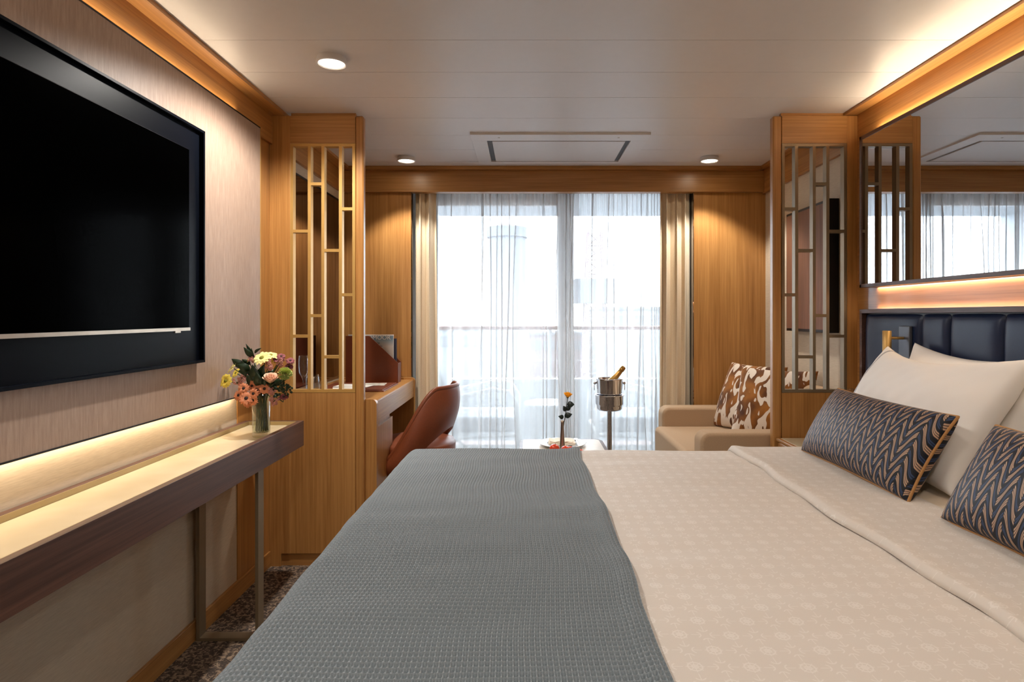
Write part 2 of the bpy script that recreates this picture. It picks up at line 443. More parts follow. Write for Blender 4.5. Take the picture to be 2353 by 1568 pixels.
def tag(o, label, cat, group=None):
    o['label'] = label; o['category'] = cat
    if group: o['group'] = group
    return o
def thing(name, label, cat, loc, group=None):
    o = bpy.data.objects.new(name, None); C.objects.link(o); o.location = loc; o.empty_display_size = 0.05
    return tag(o, label, cat, group)
def struct(o): o['kind'] = 'structure'; return o
def P3(px, py, Y): return Vector(((px-VX)*Y/F, Y, CZ-(py-VY)*Y/F))   # measured image point at a known depth -> room position

# ------------------------------------------------------------------ room shell
XL, XR, D1, D2, ZC = -1.215, 1.573, 2.842, 3.93, 2.15
YB = -1.3
struct(MB().box(-1.35, 1.72, YB-0.1, 4.36, -0.06, 0).o('floor', M['carpet']))
# ceiling made of planks with fine joints
cb = MB(); joints = [YB] + [2.096+0.277*k for k in range(-12, 8)] + [4.36]
cb.box(-1.35, 1.72, YB-0.1, 4.36, 2.156, 2.22)
for a, b in zip(joints[:-1], joints[1:]):
    if b > a+0.01: cb.box(-1.30, 1.68, a+0.0012, b-0.0012, ZC, 2.17)
struct(cb.o('ceiling', M['ceil_white']))
struct(MB().box(XL-0.06, XL, YB, 4.3, 0, 2.16).o('wall_left', M['wallpaper']))
struct(MB().box(XR, XR+0.06, YB, D1+0.02, 0, 2.16).o('wall_right', M['oakY']))
struct(MB().box(XR, XR+0.06, D1+0.02, 4.3, 0, 2.16).o('wall_right.001', M['wallpaper']))
struct(MB().box(-1.35, 1.72, YB-0.1, YB, 0, 2.2).o('wall_front', M['wallpaper']))
# back wall: two oak panels flanking the balcony door, header hidden by the pelmet
struct(MB().box(XL, -0.745, D2, D2+0.05, 0, 2.1).o('wall_back', M['oakZ']))
struct(MB().box(1.103, XR, D2, D2+0.05, 0, 2.1).o('wall_back.001', M['oakZ']))
struct(MB().box(-1.35, -0.745, 4.24, 4.34, 0, 2.16).box(1.103, 1.72, 4.24, 4.34, 0, 2.16).o('wall_back.002', M['hullwhite']))
# perimeter timber: soffit lip + beams + pelmet
struct(MB().box(XL, -1.134, YB, D2, 2.134, 2.152).o('trim_1', M['oakY']))
struct(MB().box(XL, -1.196, YB, D2, 2.0, 2.134).o('trim_2', M['oakY'], bevel=0.001))
struct(MB().box(1.514, XR, YB, D2, 2.138, 2.152).o('trim_3', M['oakY']))
struct(MB().box(1.553, XR, D1+0.04, D2, 1.985, 2.138).o('trim_4', M['oakY'], bevel=0.001))
struct(MB().box(-1.14, 1.52, 3.855, D2+0.05, 2.13, 2.152).box(-1.196, 1.555, 3.9, 3.96, 1.992, 2.13).o('trim_5', M['oakX'], bevel=0.001))
# oak wall strip beside the divider, skirtings
struct(MB().box(XL, XL+0.004, 2.53, D1, 0, 2.0).o('trim_6', M['oakZ']))
struct(MB().box(XL, -1.203, YB, D1, 0, 0.073).o('baseboard_left', M['oakY'], bevel=0.002))
struct(MB().box(1.56, XR, YB, 2.6, 0, 0.073).o('baseboard_right', M['oakY'], bevel=0.002))
# polished reveals at the curtain edges
struct(MB().box(-0.745, -0.741, D2-0.002, 4.24, 0, 2.1).o('trim_7', M['bronze_mirror']))
struct(MB().box(1.099, 1.103, D2-0.002, 4.24, 0, 2.1).o('trim_8', M['bronze_mirror']))

# ------------------------------------------------------------------ balcony door
dr = bpy.data.objects.new('door_1', None); C.objects.link(dr); dr.location = (0.18, 4.28, 0); dr['kind'] = 'structure'
MB().box(-0.745, -0.62, 4.26, 4.32, 0, 2.16).box(1.0, 1.103, 4.26, 4.32, 0, 2.16).box(-0.62, 1.0, 4.26, 4.32, 2.055, 2.16).box(-0.62, 1.0, 4.26, 4.32, 0, 0.05).o('frame', M['white_metal'], dr, bevel=0.002)
MB().box(-0.62, 0.30, 4.272, 4.30, 1.97, 2.055).box(0.235, 0.345, 4.27, 4.31, 0.05, 2.055).box(-0.62, 0.30, 4.272, 4.30, 0.05, 0.09).o('mullion', M['porcelain'], dr, bevel=0.002)
MB().box(-0.62, 0.235, 4.285, 4.289, 0.09, 1.97).o('pane', M['pane'], dr)
MB().box(0.345, 1.0, 4.285, 4.289, 0.05, 2.055).o('pane', M['pane'], dr)

# ------------------------------------------------------------------ balcony and harbour outside
struct(MB().box(-1.6, 2.0, 4.34, 5.52, -0.06, 0.0).o('balcony_deck', M['deck']))
struct(MB().box(-1.6, 2.0, 4.34, 5.60, 2.115, 2.3).o('balcony_soffit', M['hullwhite']))
struct(MB().box(-1.6, 2.0, 5.56, 5.64, 0.03, 0.58).box(-1.6, 2.0, 5.54, 5.68, 0.57, 0.60).o('balcony_bulwark', M['hullwhite']))
struct(MB().box(-1.42, -1.38, 4.34, 5.6, 0, 2.115).box(1.85, 1.89, 4.34, 5.6, 0, 2.115).o('balcony_partition', M['hullwhite']))
rl = thing('balcony_railing', 'balcony railing with reddish handrail and thin bar above white bulwark, seen through sheers', 'railing', (0.2, 5.6, 0.6))
MB().box(-1.38, 1.85, 5.56, 5.66, 1.055, 1.09).o('handrail', M['teak'], rl, bevel=0.01)
MB().box(-1.38, 1.85, 5.60, 5.606, 0.62, 1.05).o('glass_panel', M['pane'], rl)
MB().tube([(-1.38, 5.58, 0.77), (1.85, 5.58, 0.77)], 0.005).o('rail_bar', M['white_metal'], rl)
for x in (-0.95, 0.235, 1.42):
    MB().box(x-0.015, x+0.015, 5.59, 5.62, 0.6, 1.055).o('post', M['white_metal'], rl)

def lounge_chair(x, y, flip, label):
    """rope-woven tub lounge chair facing +x (flip=-1 faces -x)"""
    t = thing('balcony_chair', label, 'chair', (x, y, 0), 'balcony lounge chairs')
    s = flip
    def q(a, b, c): return (x+s*a, y+b, c)
    hoop = []
    for k in range(25):
        a = PI*k/24
        hoop.append(q(-0.30-0.10*math.sin(a)*1.0, -0.30*math.cos(a), 0.40+0.40*math.sin(a)))
    MB().tube(hoop, 0.018).o('back_hoop', M['white_metal'], t, smooth=True)
    for sy in (-1, 1):
        pts = [q(-0.33, 0.29*sy, 0.50), q(-0.1, 0.32*sy, 0.56), q(0.18, 0.32*sy, 0.62), q(0.30, 0.32*sy, 0.60), q(0.36, 0.32*sy, 0.50), q(0.38, 0.31*sy, 0.0)]
        MB().tube(pts, 0.017).o('arm', M['white_metal'], t, smooth=True)
        MB().tube([q(-0.30, 0.28*sy, 0.40), q(-0.05, 0.29*sy, 0.18), q(-0.34, 0.29*sy, 0.0)], 0.015).o('leg', M['white_metal'], t, smooth=True)
    w = MB()
    for k in range(1, 16):
        a = PI*k/16; yy = -0.29*math.cos(a); top = 0.40+0.39*math.sin(a); bx = -0.30-0.10*math.sin(a)
        w.tube([q(bx, yy, top), q(-0.20-0.08*math.sin(a), yy*0.95, 0.34), q(-0.12, yy*0.9, 0.22)], 0.004, 5)
    for k in range(9):
        z = 0.30+0.05*k; hw = 0.29*math.sqrt(max(0.02, 1-max(0, (z-0.40)/0.40)**2))
        w.tube([q(-0.28-0.09*(1-(yy/0.3)**2), yy, z) for yy in np.linspace(-hw, hw, 9)], 0.004, 5)
    w.o('rope_weave', M['white_rope'], t)
    seat = MB(); seat.box(*(sorted((x+s*-0.24, x+s*0.34))), y-0.27, y+0.27, 0.28, 0.40)
    seat.o('seat_cushion', M['grey_cushion'], t, bevel=0.03, segs=3)
    b = MB(); pl = [(x+s*-0.24, 0.38), (x+s*-0.12, 0.40), (x+s*-0.30, 0.92), (x+s*-0.42, 0.90)]
    b.prism(pl, 'Y', y-0.25, y+0.25); b.o('back_cushion', M['grey_cushion'], t, bevel=0.03, segs=3)
    MB().tube([q(-0.2, -0.29, 0.24), q(0.36, -0.31, 0.27), q(0.36, 0.31, 0.27), q(-0.2, 0.29, 0.24)], 0.014).o('seat_frame', M['white_metal'], t, smooth=True)
    return t
lounge_chair(-0.42, 4.92, 1, 'white rope-woven balcony chair on the left, its back behind the left drape')
lounge_chair(0.92, 4.92, -1, 'white rope-woven balcony chair on the right, beyond the wine bucket')
bt = thing('balcony_table', 'small round white table between the two balcony chairs', 'table', (0.20, 5.0, 0))
MB().lathe([(0, 0.44), (0.20, 0.44), (0.205, 0.45), (0.205, 0.46), (0.20, 0.468), (0, 0.468)], (0.20, 5.0, 0), 40).o('table_top', M['white_metal'], bt, smooth=False)
for k in range(3):
    a = 2*PI*k/3+0.5
    MB().tube([(0.20+0.06*math.cos(a), 5.0+0.06*math.sin(a), 0.44), (0.20+0.17*math.cos(a), 5.0+0.17*math.sin(a), 0)], 0.012).o('leg', M['white_metal'], bt, smooth=True)

M['quay'] = plain('concrete_quay', '#6f6461', 0.9, var=0.1, nscale=0.3)
M['farwhite'] = plain('pale_building', '#6f7579', 0.8, var=0.04, nscale=0.5)
M['fargrey'] = plain('grey_render', '#5c6065', 0.8, var=0.05, nscale=0.5)
M['farred'] = plain('faded_red_paint', '#6d5f61', 0.8, var=0.1, nscale=0.5)
M['farwater'] = plain('pale_harbour_water', '#5d666c', 0.25, var=0.05, nscale=0.5)
struct(MB().box(-60, 60, 5.9, 34, -9.2, -9.0).o('harbour_water', M['farwater']))
struct(MB().box(-70, 70, 34, 120, -9.2, -5.2).o('quay', M['quay']))
tw = thing('harbour_tower', 'pale grey tapering tower on the quay, behind the left sheer curtain', 'tower', (-1.2, 42, -5.2))
MB().lathe([(1.55, -5.2), (1.45, 0), (1.35, 5.6), (1.30, 6.6), (0, 6.6)], (-1.25, 42, 0), 28).o('shaft', M['fargrey'], tw)
MB().lathe([(0, 6.6), (1.42, 6.6), (1.42, 7.3), (0, 7.6)], (-1.25, 42, 0), 28).o('cap', M['fargrey'], tw)
def building(x0, x1, y, z1, mat, label, nwin):
    t = thing('harbour_building', label, 'building', ((x0+x1)/2, y, -5.2), 'low buildings on the quay')
    MB().box(x0, x1, y, y+6, -5.2, z1).o('wall', mat, t)
    MB().box(x0-0.2, x1+0.2, y-0.2, y+6.2, z1, z1+0.25).o('roof', M['fargrey'], t)
    for k in range(nwin):
        cx = x0+(x1-x0)*(k+0.5)/nwin
        MB().box(cx-0.5, cx+0.5, y-0.05, y, z1-1.4, z1-0.5).o('window', M['fargrey'], t)
building(6.2, 14.5, 52, 1.7, M['farwhite'], 'long pale harbour building with a flat roof, right of the mast behind the right sheer', 7)
building(-9.5, -3.6, 50, 0.0, M['farwhite'], 'low pale harbour building left of the grey tower', 5)
building(0.4, 5.2, 55, -0.6, M['farred'], 'low reddish harbour building between tower and mast', 4)
cr = thing('lattice_mast', 'dark lattice mast with a platform, behind the right sheer curtain', 'mast', (5.4, 45, -5.2))
mb = MB()
for sx in (-0.5, 0.5):
    for sy in (-0.5, 0.5): mb.tube([(5.2+sx*2, 45+sy*2, -5.2), (5.2+sx, 45+sy, 7.5)], 0.06, 6)
for k in range(12):
    z = -5.2+k*1.05; e = 1.0-0.5*k/12
    mb.tube([(5.2-e, 45-e, z), (5.2+e, 45-e, z+1.0)], 0.04, 5).tube([(5.2+e, 45-e, z), (5.2-e, 45-e, z+1.0)], 0.04, 5).tube([(5.2-e, 45-e, z), (5.2+e, 45-e, z)], 0.04, 5)
mb.o('lattice', M['farred'], cr)
MB().box(3.7, 6.9, 44, 46, 2.1, 3.9).o('platform', M['fargrey'], cr)
for i, (x, z, wd, m) in enumerate([(-5.2, -3.4, 2.6, 'farwhite'), (-2.2, -3.2, 1.6, 'farred'), (2.6, -3.4, 2.8, 'farwhite'), (7.0, -3.1, 2.4, 'fargrey')]):
    o = MB().box(x, x+wd, 37.5, 39.5, -5.2, z).o('shipping_crate', M[m], bevel=0.05)
    tag(o, ['wide pale crate on the quay left of the tower', 'small red crate on the quay in front of the tower', 'pale crate on the quay right of the tower', 'grey crate on the quay below the mast'][i], 'crate', 'crates on the quay')

# ------------------------------------------------------------------ room dividers with gold lattice
S1 = F/D1
def zx(px): return (px-VX)/S1
def zz(py): return CZ-(py-VY)/S1
cols_px = [(673.3, 706.9), (714, 738.2), (745, 778.5), (785.8, 809.4)]
bars_y = [(531.2, 773), (422.5, 725.6), (575.6, 820.7), (480, 677.6)]
def divider(side):
    if side < 0:
        x_out, st_o, l0, l1, st_i = XL+0.004, zx(645.5), zx(666.8), zx(816), zx(835)
        lab = 'oak divider screen with gold lattice on the left, beside the desk'; fac = M['gold']
    else:
        x_out, st_o, l0, l1, st_i = XR, zx(1970.6), zx(1946.8), zx(1797), zx(1776.4)
        lab = 'oak divider screen with bronze lattice on the right, beside the bed'; fac = M['bronze']
    t = thing('divider_screen', lab, 'room divider', ((x_out+st_i)/2, D1+0.02, 0), 'oak lattice dividers')
    y0, y1 = D1, D1+0.04
    zt = zz(266)
    MB().box(st_o, l0, y0, y1, 0.06, zt).o('stile', M['oakZ'], t, bevel=0.001)
    MB().box(l1, st_i, y0, y1, 0.0, zt).o('stile', M['oakZ'], t, bevel=0.006, segs=1)
    if side < 0:
        MB().box(x_out, st_o, y0+0.001, y1, 0.0, 2.134).o('filler_post', M['oakZ'], t)
    else:
        MB().box(st_o, x_out, y0+0.001, y1, 0.0, 2.134).o('filler_post', M['oakZ'], t)
    MB().box(l0, l1, y0+0.0005, y1, zz(329), zt).o('header_rail', M['oakX'], t, bevel=0.0008)
    MB().box(l0, l1, y0+0.012, y1-0.008, zt, ZC).o('top_trim', M['oakX'], t)
    MB().box(l0, l1, y0+0.002, y1, 0.06, zz(903)).o('base_panel', M['oakZ'], t, bevel=0.0008)
    MB().box(st_o, l1, y0+0.012, y1, 0.0, 0.06).o('plinth', M['oakX'], t)
    def mx(px):
        if side < 0: return zx(px)
        return l1 - (zx(px) - zx(816))          # mirror image of the left lattice
    lat = MB(); ly0, ly1 = y0+0.001, y0+0.034
    zb, zt2 = zz(902.5), zz(329.5)
    ed = [666.8, 673.3, 706.9, 714, 738.2, 745, 778.5, 785.8, 809.4, 816]
    for a, b in zip(ed[0::2], ed[1::2]): lat.box(mx(a), mx(b), ly0, ly1, zb, zt2)
    for (a, b), ys in zip(cols_px, bars_y):
        lat.box(mx(a), mx(b), ly0, ly1, zt2-0.014, zt2); lat.box(mx(a), mx(b), ly0, ly1, zb, zb+0.014)
        for yy in ys: lat.box(mx(a), mx(b), ly0, ly1, zz(yy)-0.007, zz(yy)+0.007)
    lat.o('lattice', fac, t)
divider(-1); divider(1)

# ------------------------------------------------------------------ ceiling fittings
def downlight(x, y, label, power=34, cone=105):
    t = thing('downlight', label, 'ceiling light', (x, y, ZC-0.024), 'ceiling downlights')
    z = ZC-0.024
    MB().lathe([(0.052, ZC-z), (0.057, 0.004), (0.057, 0), (0.050, 0), (0.045, 0.006)], (x, y, z), 48).o('bezel', M['ceil_white'], t, smooth=True)
    MB().lathe([(0, 0.003), (0.0535, 0.003), (0.0535, 0.0005), (0.0495, 0.0005), (0.0495, 0.004)], (x, y, z), 48).o('glass_ring', emis('downlight_ring_glow', (1, 0.93, 0.82, 1), 1.6), t)
    MB().lathe([(0, 0.0015), (0.032, 0.0015), (0.033, 0.004)], (x, y, z), 40).o('lens', M['lamp'], t)
    add_light('downlight_beam', 'SPOT', (x, y, z-0.004), power, (1, 0.95, 0.89), parent=t, spot_size=math.radians(cone), spot_blend=0.4, shadow_soft_size=0.03)
downlight(-0.722, 2.242, 'nearest lit ceiling downlight, above the console', 58, 156)
for x, y, l in ((-0.722, 3.653, 'lit ceiling downlight left of the ceiling hatch'),
                (1.121, 3.653, 'lit ceiling downlight right of the ceiling hatch')):
    downlight(x, y, l)
downlight(-0.722, 0.83, 'added unseen downlight above the near end of the console', 9, 156)  # this and the following downlights are unseen, added to brighten the bed
downlight(0.20, 0.83, 'added unseen downlight above the middle of the bed', 9, 156)
downlight(1.121, 0.83, 'added unseen downlight above the near pillows', 8, 156)
downlight(-0.30, -0.55, 'added unseen downlight behind the camera over the foot of the room', 34, 150)  # extra fill lamp added out of view
hatch = thing('ceiling_hatch', 'white rectangular air hatch in the ceiling before the window', 'air vent', (0.18, 3.46, ZC-0.01))
z0, z1 = ZC-0.011, ZC+0.001
h = MB(); X0, X1, Y0, Y1 = -0.29, 0.662, 3.158, 3.775; a0, a1, b0, b1 = -0.208, 0.575, 3.268, 3.715
h.box(X0, X1, Y0, b0, z0, z1).box(X0, X1, b1, Y1, z0, z1).box(X0, a0, b0, b1, z0, z1).box(a1, X1, b0, b1, z0, z1)
h.o('frame', M['ceil_white'], hatch, bevel=0.001)
MB().box(-0.18, 0.549, 3.285, 3.705, z0+0.001, z1).o('inner_panel', M['ceil_white'], hatch, bevel=0.001)
MB().box(a0, a1, b0, b1, ZC-0.002, z1).o('air_slot', M['fargrey'], hatch)
for x in (-0.14, 0.50): MB().lathe([(0, 0), (0.006, 0), (0.006, 0.002)], (x, 3.21, z0-0.001), 16).o('screw', M['brush'], hatch)

# ------------------------------------------------------------------ television wall
wp = thing('wall_panel', 'beige woven fabric wall panel with black edging behind the television', 'wall panel', (-1.20, 1.0, 1.44))
MB().box(XL+0.012, -1.180, -0.6, 2.675, 0.856, 2.022).o('fabric_face', M['fabric_panel'], wp)
MB().box(XL, XL+0.012, -0.58, 2.60, 0.90, 1.98).o('backing_board', M['dark'], wp)
e = MB().box(-1.197, -1.1785, -0.6, 2.6765, 2.022, 2.027).box(-1.197, -1.1785, -0.6, 2.6765, 0.851, 0.856); e.o('edge_trim', M['dark'], wp)
MB().box(-1.203, -1.1785, 2.675, 2.6785, 0.851, 2.027).o('end_trim', M['gold'], wp)
MB().box(-1.212, -1.200, -0.55, 2.52, 0.862, 0.868).o('led_strip', M['led'], wp)
add_light('led_panel_bottom', 'AREA', (-1.196, 0.98, 0.849), 1.25, WARM, rot=(0, math.radians(10), 0), size=0.014, size_y=3.0, parent=wp)
add_light('led_panel_top', 'AREA', (-1.188, 0.98, 2.031), 1.9, WARM, rot=(0, math.radians(180+35), 0), size=0.010, size_y=3.0, parent=wp)

tv = thing('television', 'large flat black television in a black tray frame on the fabric wall', 'television', (-1.16, 1.47, 1.44))
MB().box(-1.180, -1.166, 0.78, 2.155, 1.024, 1.845).o('tray_back', M['black_gloss'], tv)
fr = MB(); ty0, ty1, tz0, tz1 = 0.77, 2.16, 1.020, 1.850
fr.box(-1.178, -1.150, ty0, ty1, tz1-0.009, tz1).box(-1.178, -1.150, ty0, ty1, tz0, tz0+0.009).box(-1.178, -1.150, ty1-0.009, ty1, tz0, tz1).box(-1.178, -1.150, ty0, ty0+0.009, tz0, tz1)
fr.o('tray_frame', M['black_gloss'], tv, bevel=0.001)
MB().box(-1.166, -1.122, 0.925, 2.005, 1.139, 1.744).o('casing', M['black_gloss'], tv, bevel=0.002)
MB().box(-1.1225, -1.120, 0.928, 2.002, 1.149, 1.741).o('screen', M['screen'], tv)
MB().box(-1.124, -1.1185, 0.925, 2.007, 1.138, 1.148).o('silver_strip', M['brush'], tv, label='silver strip along the lower edge')
MB().box(-1.124, -1.118, 1.92, 1.95, 1.132, 1.138).o('sensor_tab', M['brush'], tv)

# ------------------------------------------------------------------ console table
cx0, cx1, cy0, cy1 = -1.212, -0.959, 0.45, 2.603
ct = thing('console_table', 'walnut console table with cream marble inset on the left wall', 'console table', (-1.08, 1.5, 0))
zt = 0.733
MB().box(cx1-0.022, cx1, cy0, cy1, 0.625, zt).box(cx0, cx0+0.02, cy0, cy1, 0.625, zt).box(cx0+0.02, cx1-0.022, cy1-0.016, cy1, 0.625, zt).box(cx0+0.02, cx1-0.022, cy0, cy0+0.016, 0.625, zt).o('apron', M['walnutY'], ct, bevel=0.0008)
MB().box(cx0+0.02, cx1-0.022, cy0+0.016, cy1-0.016, 0.64, 0.700).o('tray_base', M['walnutY'], ct)
MB().box(cx0+0.02, cx0+0.023, cy0+0.016, cy1-0.016, 0.70, zt-0.001).box(cx1-0.025, cx1-0.022, cy0+0.016, cy1-0.016, 0.70, zt-0.001).box(cx0+0.023, cx1-0.025, cy1-0.019, cy1-0.016, 0.70, zt-0.001).o('gold_liner', plain('pale_brass_liner', '#a8946a', 0.45, 0.5, var=0.02), ct)
MB().box(cx0+0.024, cx1-0.026, cy0+0.018, cy1-0.02, 0.70, 0.716).o('marble_top', M['marble'], ct)
for yy in (0.62, 2.188):
    lf = MB(); w = 0.012; xa, xb = -1.199, -0.972
    lf.box(xa, xa+w, yy, yy+0.046, 0, 0.625).box(xb-w, xb, yy, yy+0.046, 0, 0.625).box(xa+w, xb-w, yy, yy+0.046, 0, w).box(xa+w, xb-w, yy, yy+0.046, 0.613, 0.625)
    lf.o('leg_frame', M['bronze'], ct, bevel=0.0008)

# ------------------------------------------------------------------ mirror over the bed, lit niche, headboard
mr = thing('wall_mirror', 'wide mirror with thin walnut frame above the headboard', 'mirror', (1.55, 1.42, 1.65))
my0, my1, mz0, mz1 = 0.12, 2.735, 1.314, 2.0
f = 0.016
MB().box(1.528, XR-0.006, my0+f, my1-f, mz0+0.03, mz1-0.012).o('backing_board', M['dark'], mr)
MB().box(1.525, 1.528, my0+f, my1-f, mz0+f, mz1-f).o('glass', M['mirror'], mr)
fr = MB(); fr.box(1.522, 1.556, my0, my1, mz1-f, mz1).box(1.522, 1.556, my0, my1, mz0, mz0+f).box(1.522, 1.556, my1-f, my1, mz0, mz1).box(1.522, 1.556, my0, my0+f, mz0, mz1)
fr.o('frame', M['walnutY'], mr, bevel=0.001)
add_light('led_mirror_top', 'AREA', (1.562, 1.42, 2.004), 5, WARM, rot=(0, math.radians(180-20), 0), size=0.012, size_y=2.5, parent=mr)
add_light('led_mirror_bottom', 'AREA', (1.561, 1.42, 1.312), 2.2, WARM, rot=(0, math.radians(-6), 0), size=0.012, size_y=2.5, parent=mr)
np_ = MB().box(1.569, XR, 0.12, 2.745, 1.18, 1.34).o('niche_panel', M['niche'])
tag(np_, 'glowing brown wood panel between headboard and mirror', 'wall panel')

hb = thing('headboard', 'navy leather channelled headboard with thin walnut frame', 'headboard', (1.55, 1.42, 0.4))
MB().box(1.535, XR-0.004, my0, 2.72, 0.35, 1.205).o('backing_board', M['dark'], hb)
MB().box(1.515, XR-0.004, my0, 2.722, 1.198, 1.216).box(1.515, XR-0.004, 2.703, 2.722, 0.35, 1.198).o('frame', M['walnutY'], hb, bevel=0.0008)
add_light('led_headboard', 'AREA', (1.560, 1.42, 1.219), 1.0, WARM, rot=(0, math.radians(180+8), 0), size=0.010, size_y=2.5, parent=hb)
seams = [2.701, 2.308, 2.159, 1.913, 1.764, 1.46, 1.31, 1.06, 0.91, 0.66, 0.51, 0.13]
for a, b in zip(seams[:-1], seams[1:]):
    n, m = 24, 40
    u = np.linspace(-1, 1, n)[:, None]*np.ones((1, m)); v = np.ones((n, 1))*np.linspace(-1, 1, m)[None]
    su, sv = np.sign(u)*np.abs(u)**0.7, np.sign(v)*np.abs(v)**0.6
    bul = ((1-np.abs(su)**7)*(1-np.abs(sv)**16))
    P = np.stack([1.540-0.026*bul**0.5, (a+b)/2+su*(a-b)/2*0.995, 0.776+sv*0.4215], -1)
    grid_obj('leather_channel', P, M['leather_blue'], hb)

rlp = thing('reading_lamp', 'gold tube reading lamp with dark plate on the leather headboard', 'wall lamp', (1.50, 2.383, 1.07))
MB().box(1.503, 1.516, 2.349, 2.418, 1.0, 1.146).o('back_plate', plain('grey_satin_plate', '#5d6068', 0.4, 0.5, var=0.02), rlp, bevel=0.003)
MB().lathe([(0.0155, 0), (0.016, 0.003), (0.016, 0.122), (0.0145, 0.123), (0.0140, 0.110), (0, 0.110)], (1.446, 2.40, 1.004), 40).o('lamp_tube', M['gold'], rlp, smooth=True)
MB().tube([(1.505, 2.385, 1.098), (1.455, 2.398, 1.098)], 0.0055).o('swivel_arm', M['gold'], rlp, smooth=True)

# ------------------------------------------------------------------ nightstand and carafe
ns = thing('nightstand', 'oak bedside table with pale top beside the far pillows', 'nightstand', (1.37, 2.62, 0))
MB().box(1.19, 1.505, 2.42, 2.83, 0.08, 0.595).o('cabinet', M['oakZ'], ns, bevel=0.01, segs=3)
MB().box(1.183, 1.51, 2.415, 2.835, 0.595, 0.611).o('rim', M['oakY'], ns, bevel=0.006, segs=3)
MB().box(1.20, 1.50, 2.432, 2.818, 0.600, 0.6125).o('marble_top', M['marble'], ns)
MB().box(1.22, 1.50, 2.45, 2.80, 0, 0.08).o('plinth', M['walnutY'], ns)
MB().box(1.186, 1.19, 2.44, 2.81, 0.35, 0.585).o('drawer', M['oakY'], ns, bevel=0.001)
cf = thing('carafe', 'clear water carafe capped by a glass, just showing behind the far striped cushion', 'carafe', (1.338, 2.50, 0.6125))
MB().lathe([(0, 0.003), (0.045, 0.003), (0.048, 0.02), (0.046, 0.12), (0.022, 0.17), (0.020, 0.215), (0.024, 0.225)], (1.338, 2.50, 0.6125), 28).o('body', M['glassware'], cf, smooth=True)
MB().lathe([(0.027, 0.18), (0.030, 0.268), (0.026, 0.272), (0, 0.272)], (1.338, 2.50, 0.6125), 28).o('upturned_tumbler', M['glassware'], cf, smooth=True)

# ------------------------------------------------------------------ bed
BX0, BX1, BY0, BY1, BZ = -0.455, 1.50, 0.38, 2.335, 0.672
bed = thing('bed', 'wide bed with white mattress, head against the navy headboard', 'bed', (0.55, 1.36, 0))
MB().box(-0.36, 1.5, 0.47, 2.25, 0.06, 0.34).o('base', M['grey_cushion'], bed, bevel=0.02)
MB().box(-0.40, 1.51, 0.43, 2.28, 0.34, 0.628).o('mattress', M['mattress'], bed, bevel=0.05, segs=4)
for x in (-0.28, 1.42):
    for y in (0.55, 2.17): MB().lathe([(0.03, 0), (0.035, 0.06)], (x, y, 0), 16).o('leg', M['dark'], bed)

def drape_grid(s, t, x0, x1, y0, y1, z, r, big=9.9):
    """s, t arc-length arrays; rolls over the edges at x0/x1/y0/y1 with radius r. Returns X, Y, Z."""
    def roll(a, lo, hi):
        pos = np.clip(a, lo+r, hi-r); dl = np.maximum(0, (lo+r)-a); dh = np.maximum(0, a-(hi-r))
        def one(d):
            ang = np.minimum(d/r, PI/2); ex = r*np.sin(ang); dz = r*(1-np.cos(ang))+np.maximum(0, d-r*PI/2)
            return ex, dz
        el, zl = one(dl); eh, zh = one(dh)
        return pos-el+eh, zl+zh
    X, dz1 = roll(s, x0, x1); Y, dz2 = roll(t, y0, y1)
    return X, Y, z-np.maximum(dz1, dz2)-np.minimum(dz1, dz2)*0.25

def vnoise(x, y, sx, sy, seed=0):
    v = np.zeros_like(x); r = np.random.default_rng(seed)
    for k in range(7):
        a, b, ph = r.normal(0, sx), r.normal(0, sy), r.uniform(0, 6.28)
        v += np.sin(a*x+b*y+ph)
    return v/7

# duvet
s = np.linspace(BX0-0.42, 1.13, 260)[:, None]; t_ = np.linspace(BY0-0.05, BY1+0.30, 240)[None]
S, T = np.broadcast_arrays(s, t_)
X, Y, Z = drape_grid(S, T, BX0+0.012, 3.0, BY0, BY1, BZ-0.004, 0.055)
Z = Z + 0.006*vnoise(S, T, 4, 12, 3)*np.clip((1.3-S), 0.3, 1) + 0.003*vnoise(S, T, 10, 34, 5) - 0.010*np.clip((0.17-S)/0.04, 0, 1)
duv = grid_obj('duvet', np.stack([X, Y, Z], -1), M['duvet'], None, uv=np.stack([S, T], -1), solid=0.012)
tag(duv, 'cream duvet woven with small ship wheels and anchors across the bed', 'duvet')
# turned-down fold
ang = np.linspace(PI, 0, 10)
prof = [(0.80-0.0, 0.0)]
ss = []
for k in range(60): ss.append(k/59)
ss = np.array(ss)[:, None]; tt = np.linspace(BY0-0.05, BY1+0.25, 240)[None]
SS, TT = np.broadcast_arrays(ss, tt)
xx = 0.782 + 0.34*SS + 0.006*np.sin(TT*7)+0.004*np.sin(TT*19+1)
hump = 0.006*np.exp(-((xx-0.80)/0.03)**2) + 0.010
_, Yf, Zf = drape_grid(xx, TT, -9, 9, BY0-0.006, BY1+0.006, BZ+0.002, 0.055)
lift = np.where(SS < 0.03, SS/0.03, 1.0)
Zf = Zf + (hump*lift) + 0.004*vnoise(xx, TT, 6, 20, 11) - 0.02*np.clip((SS-0.9)/0.1, 0, 1)
fold = grid_obj('duvet_fold', np.stack([xx, Yf, Zf], -1), M['duvet'], duv, uv=np.stack([xx+0.02, TT+0.03], -1), solid=0.006)
fold.name = 'turned_down_edge'
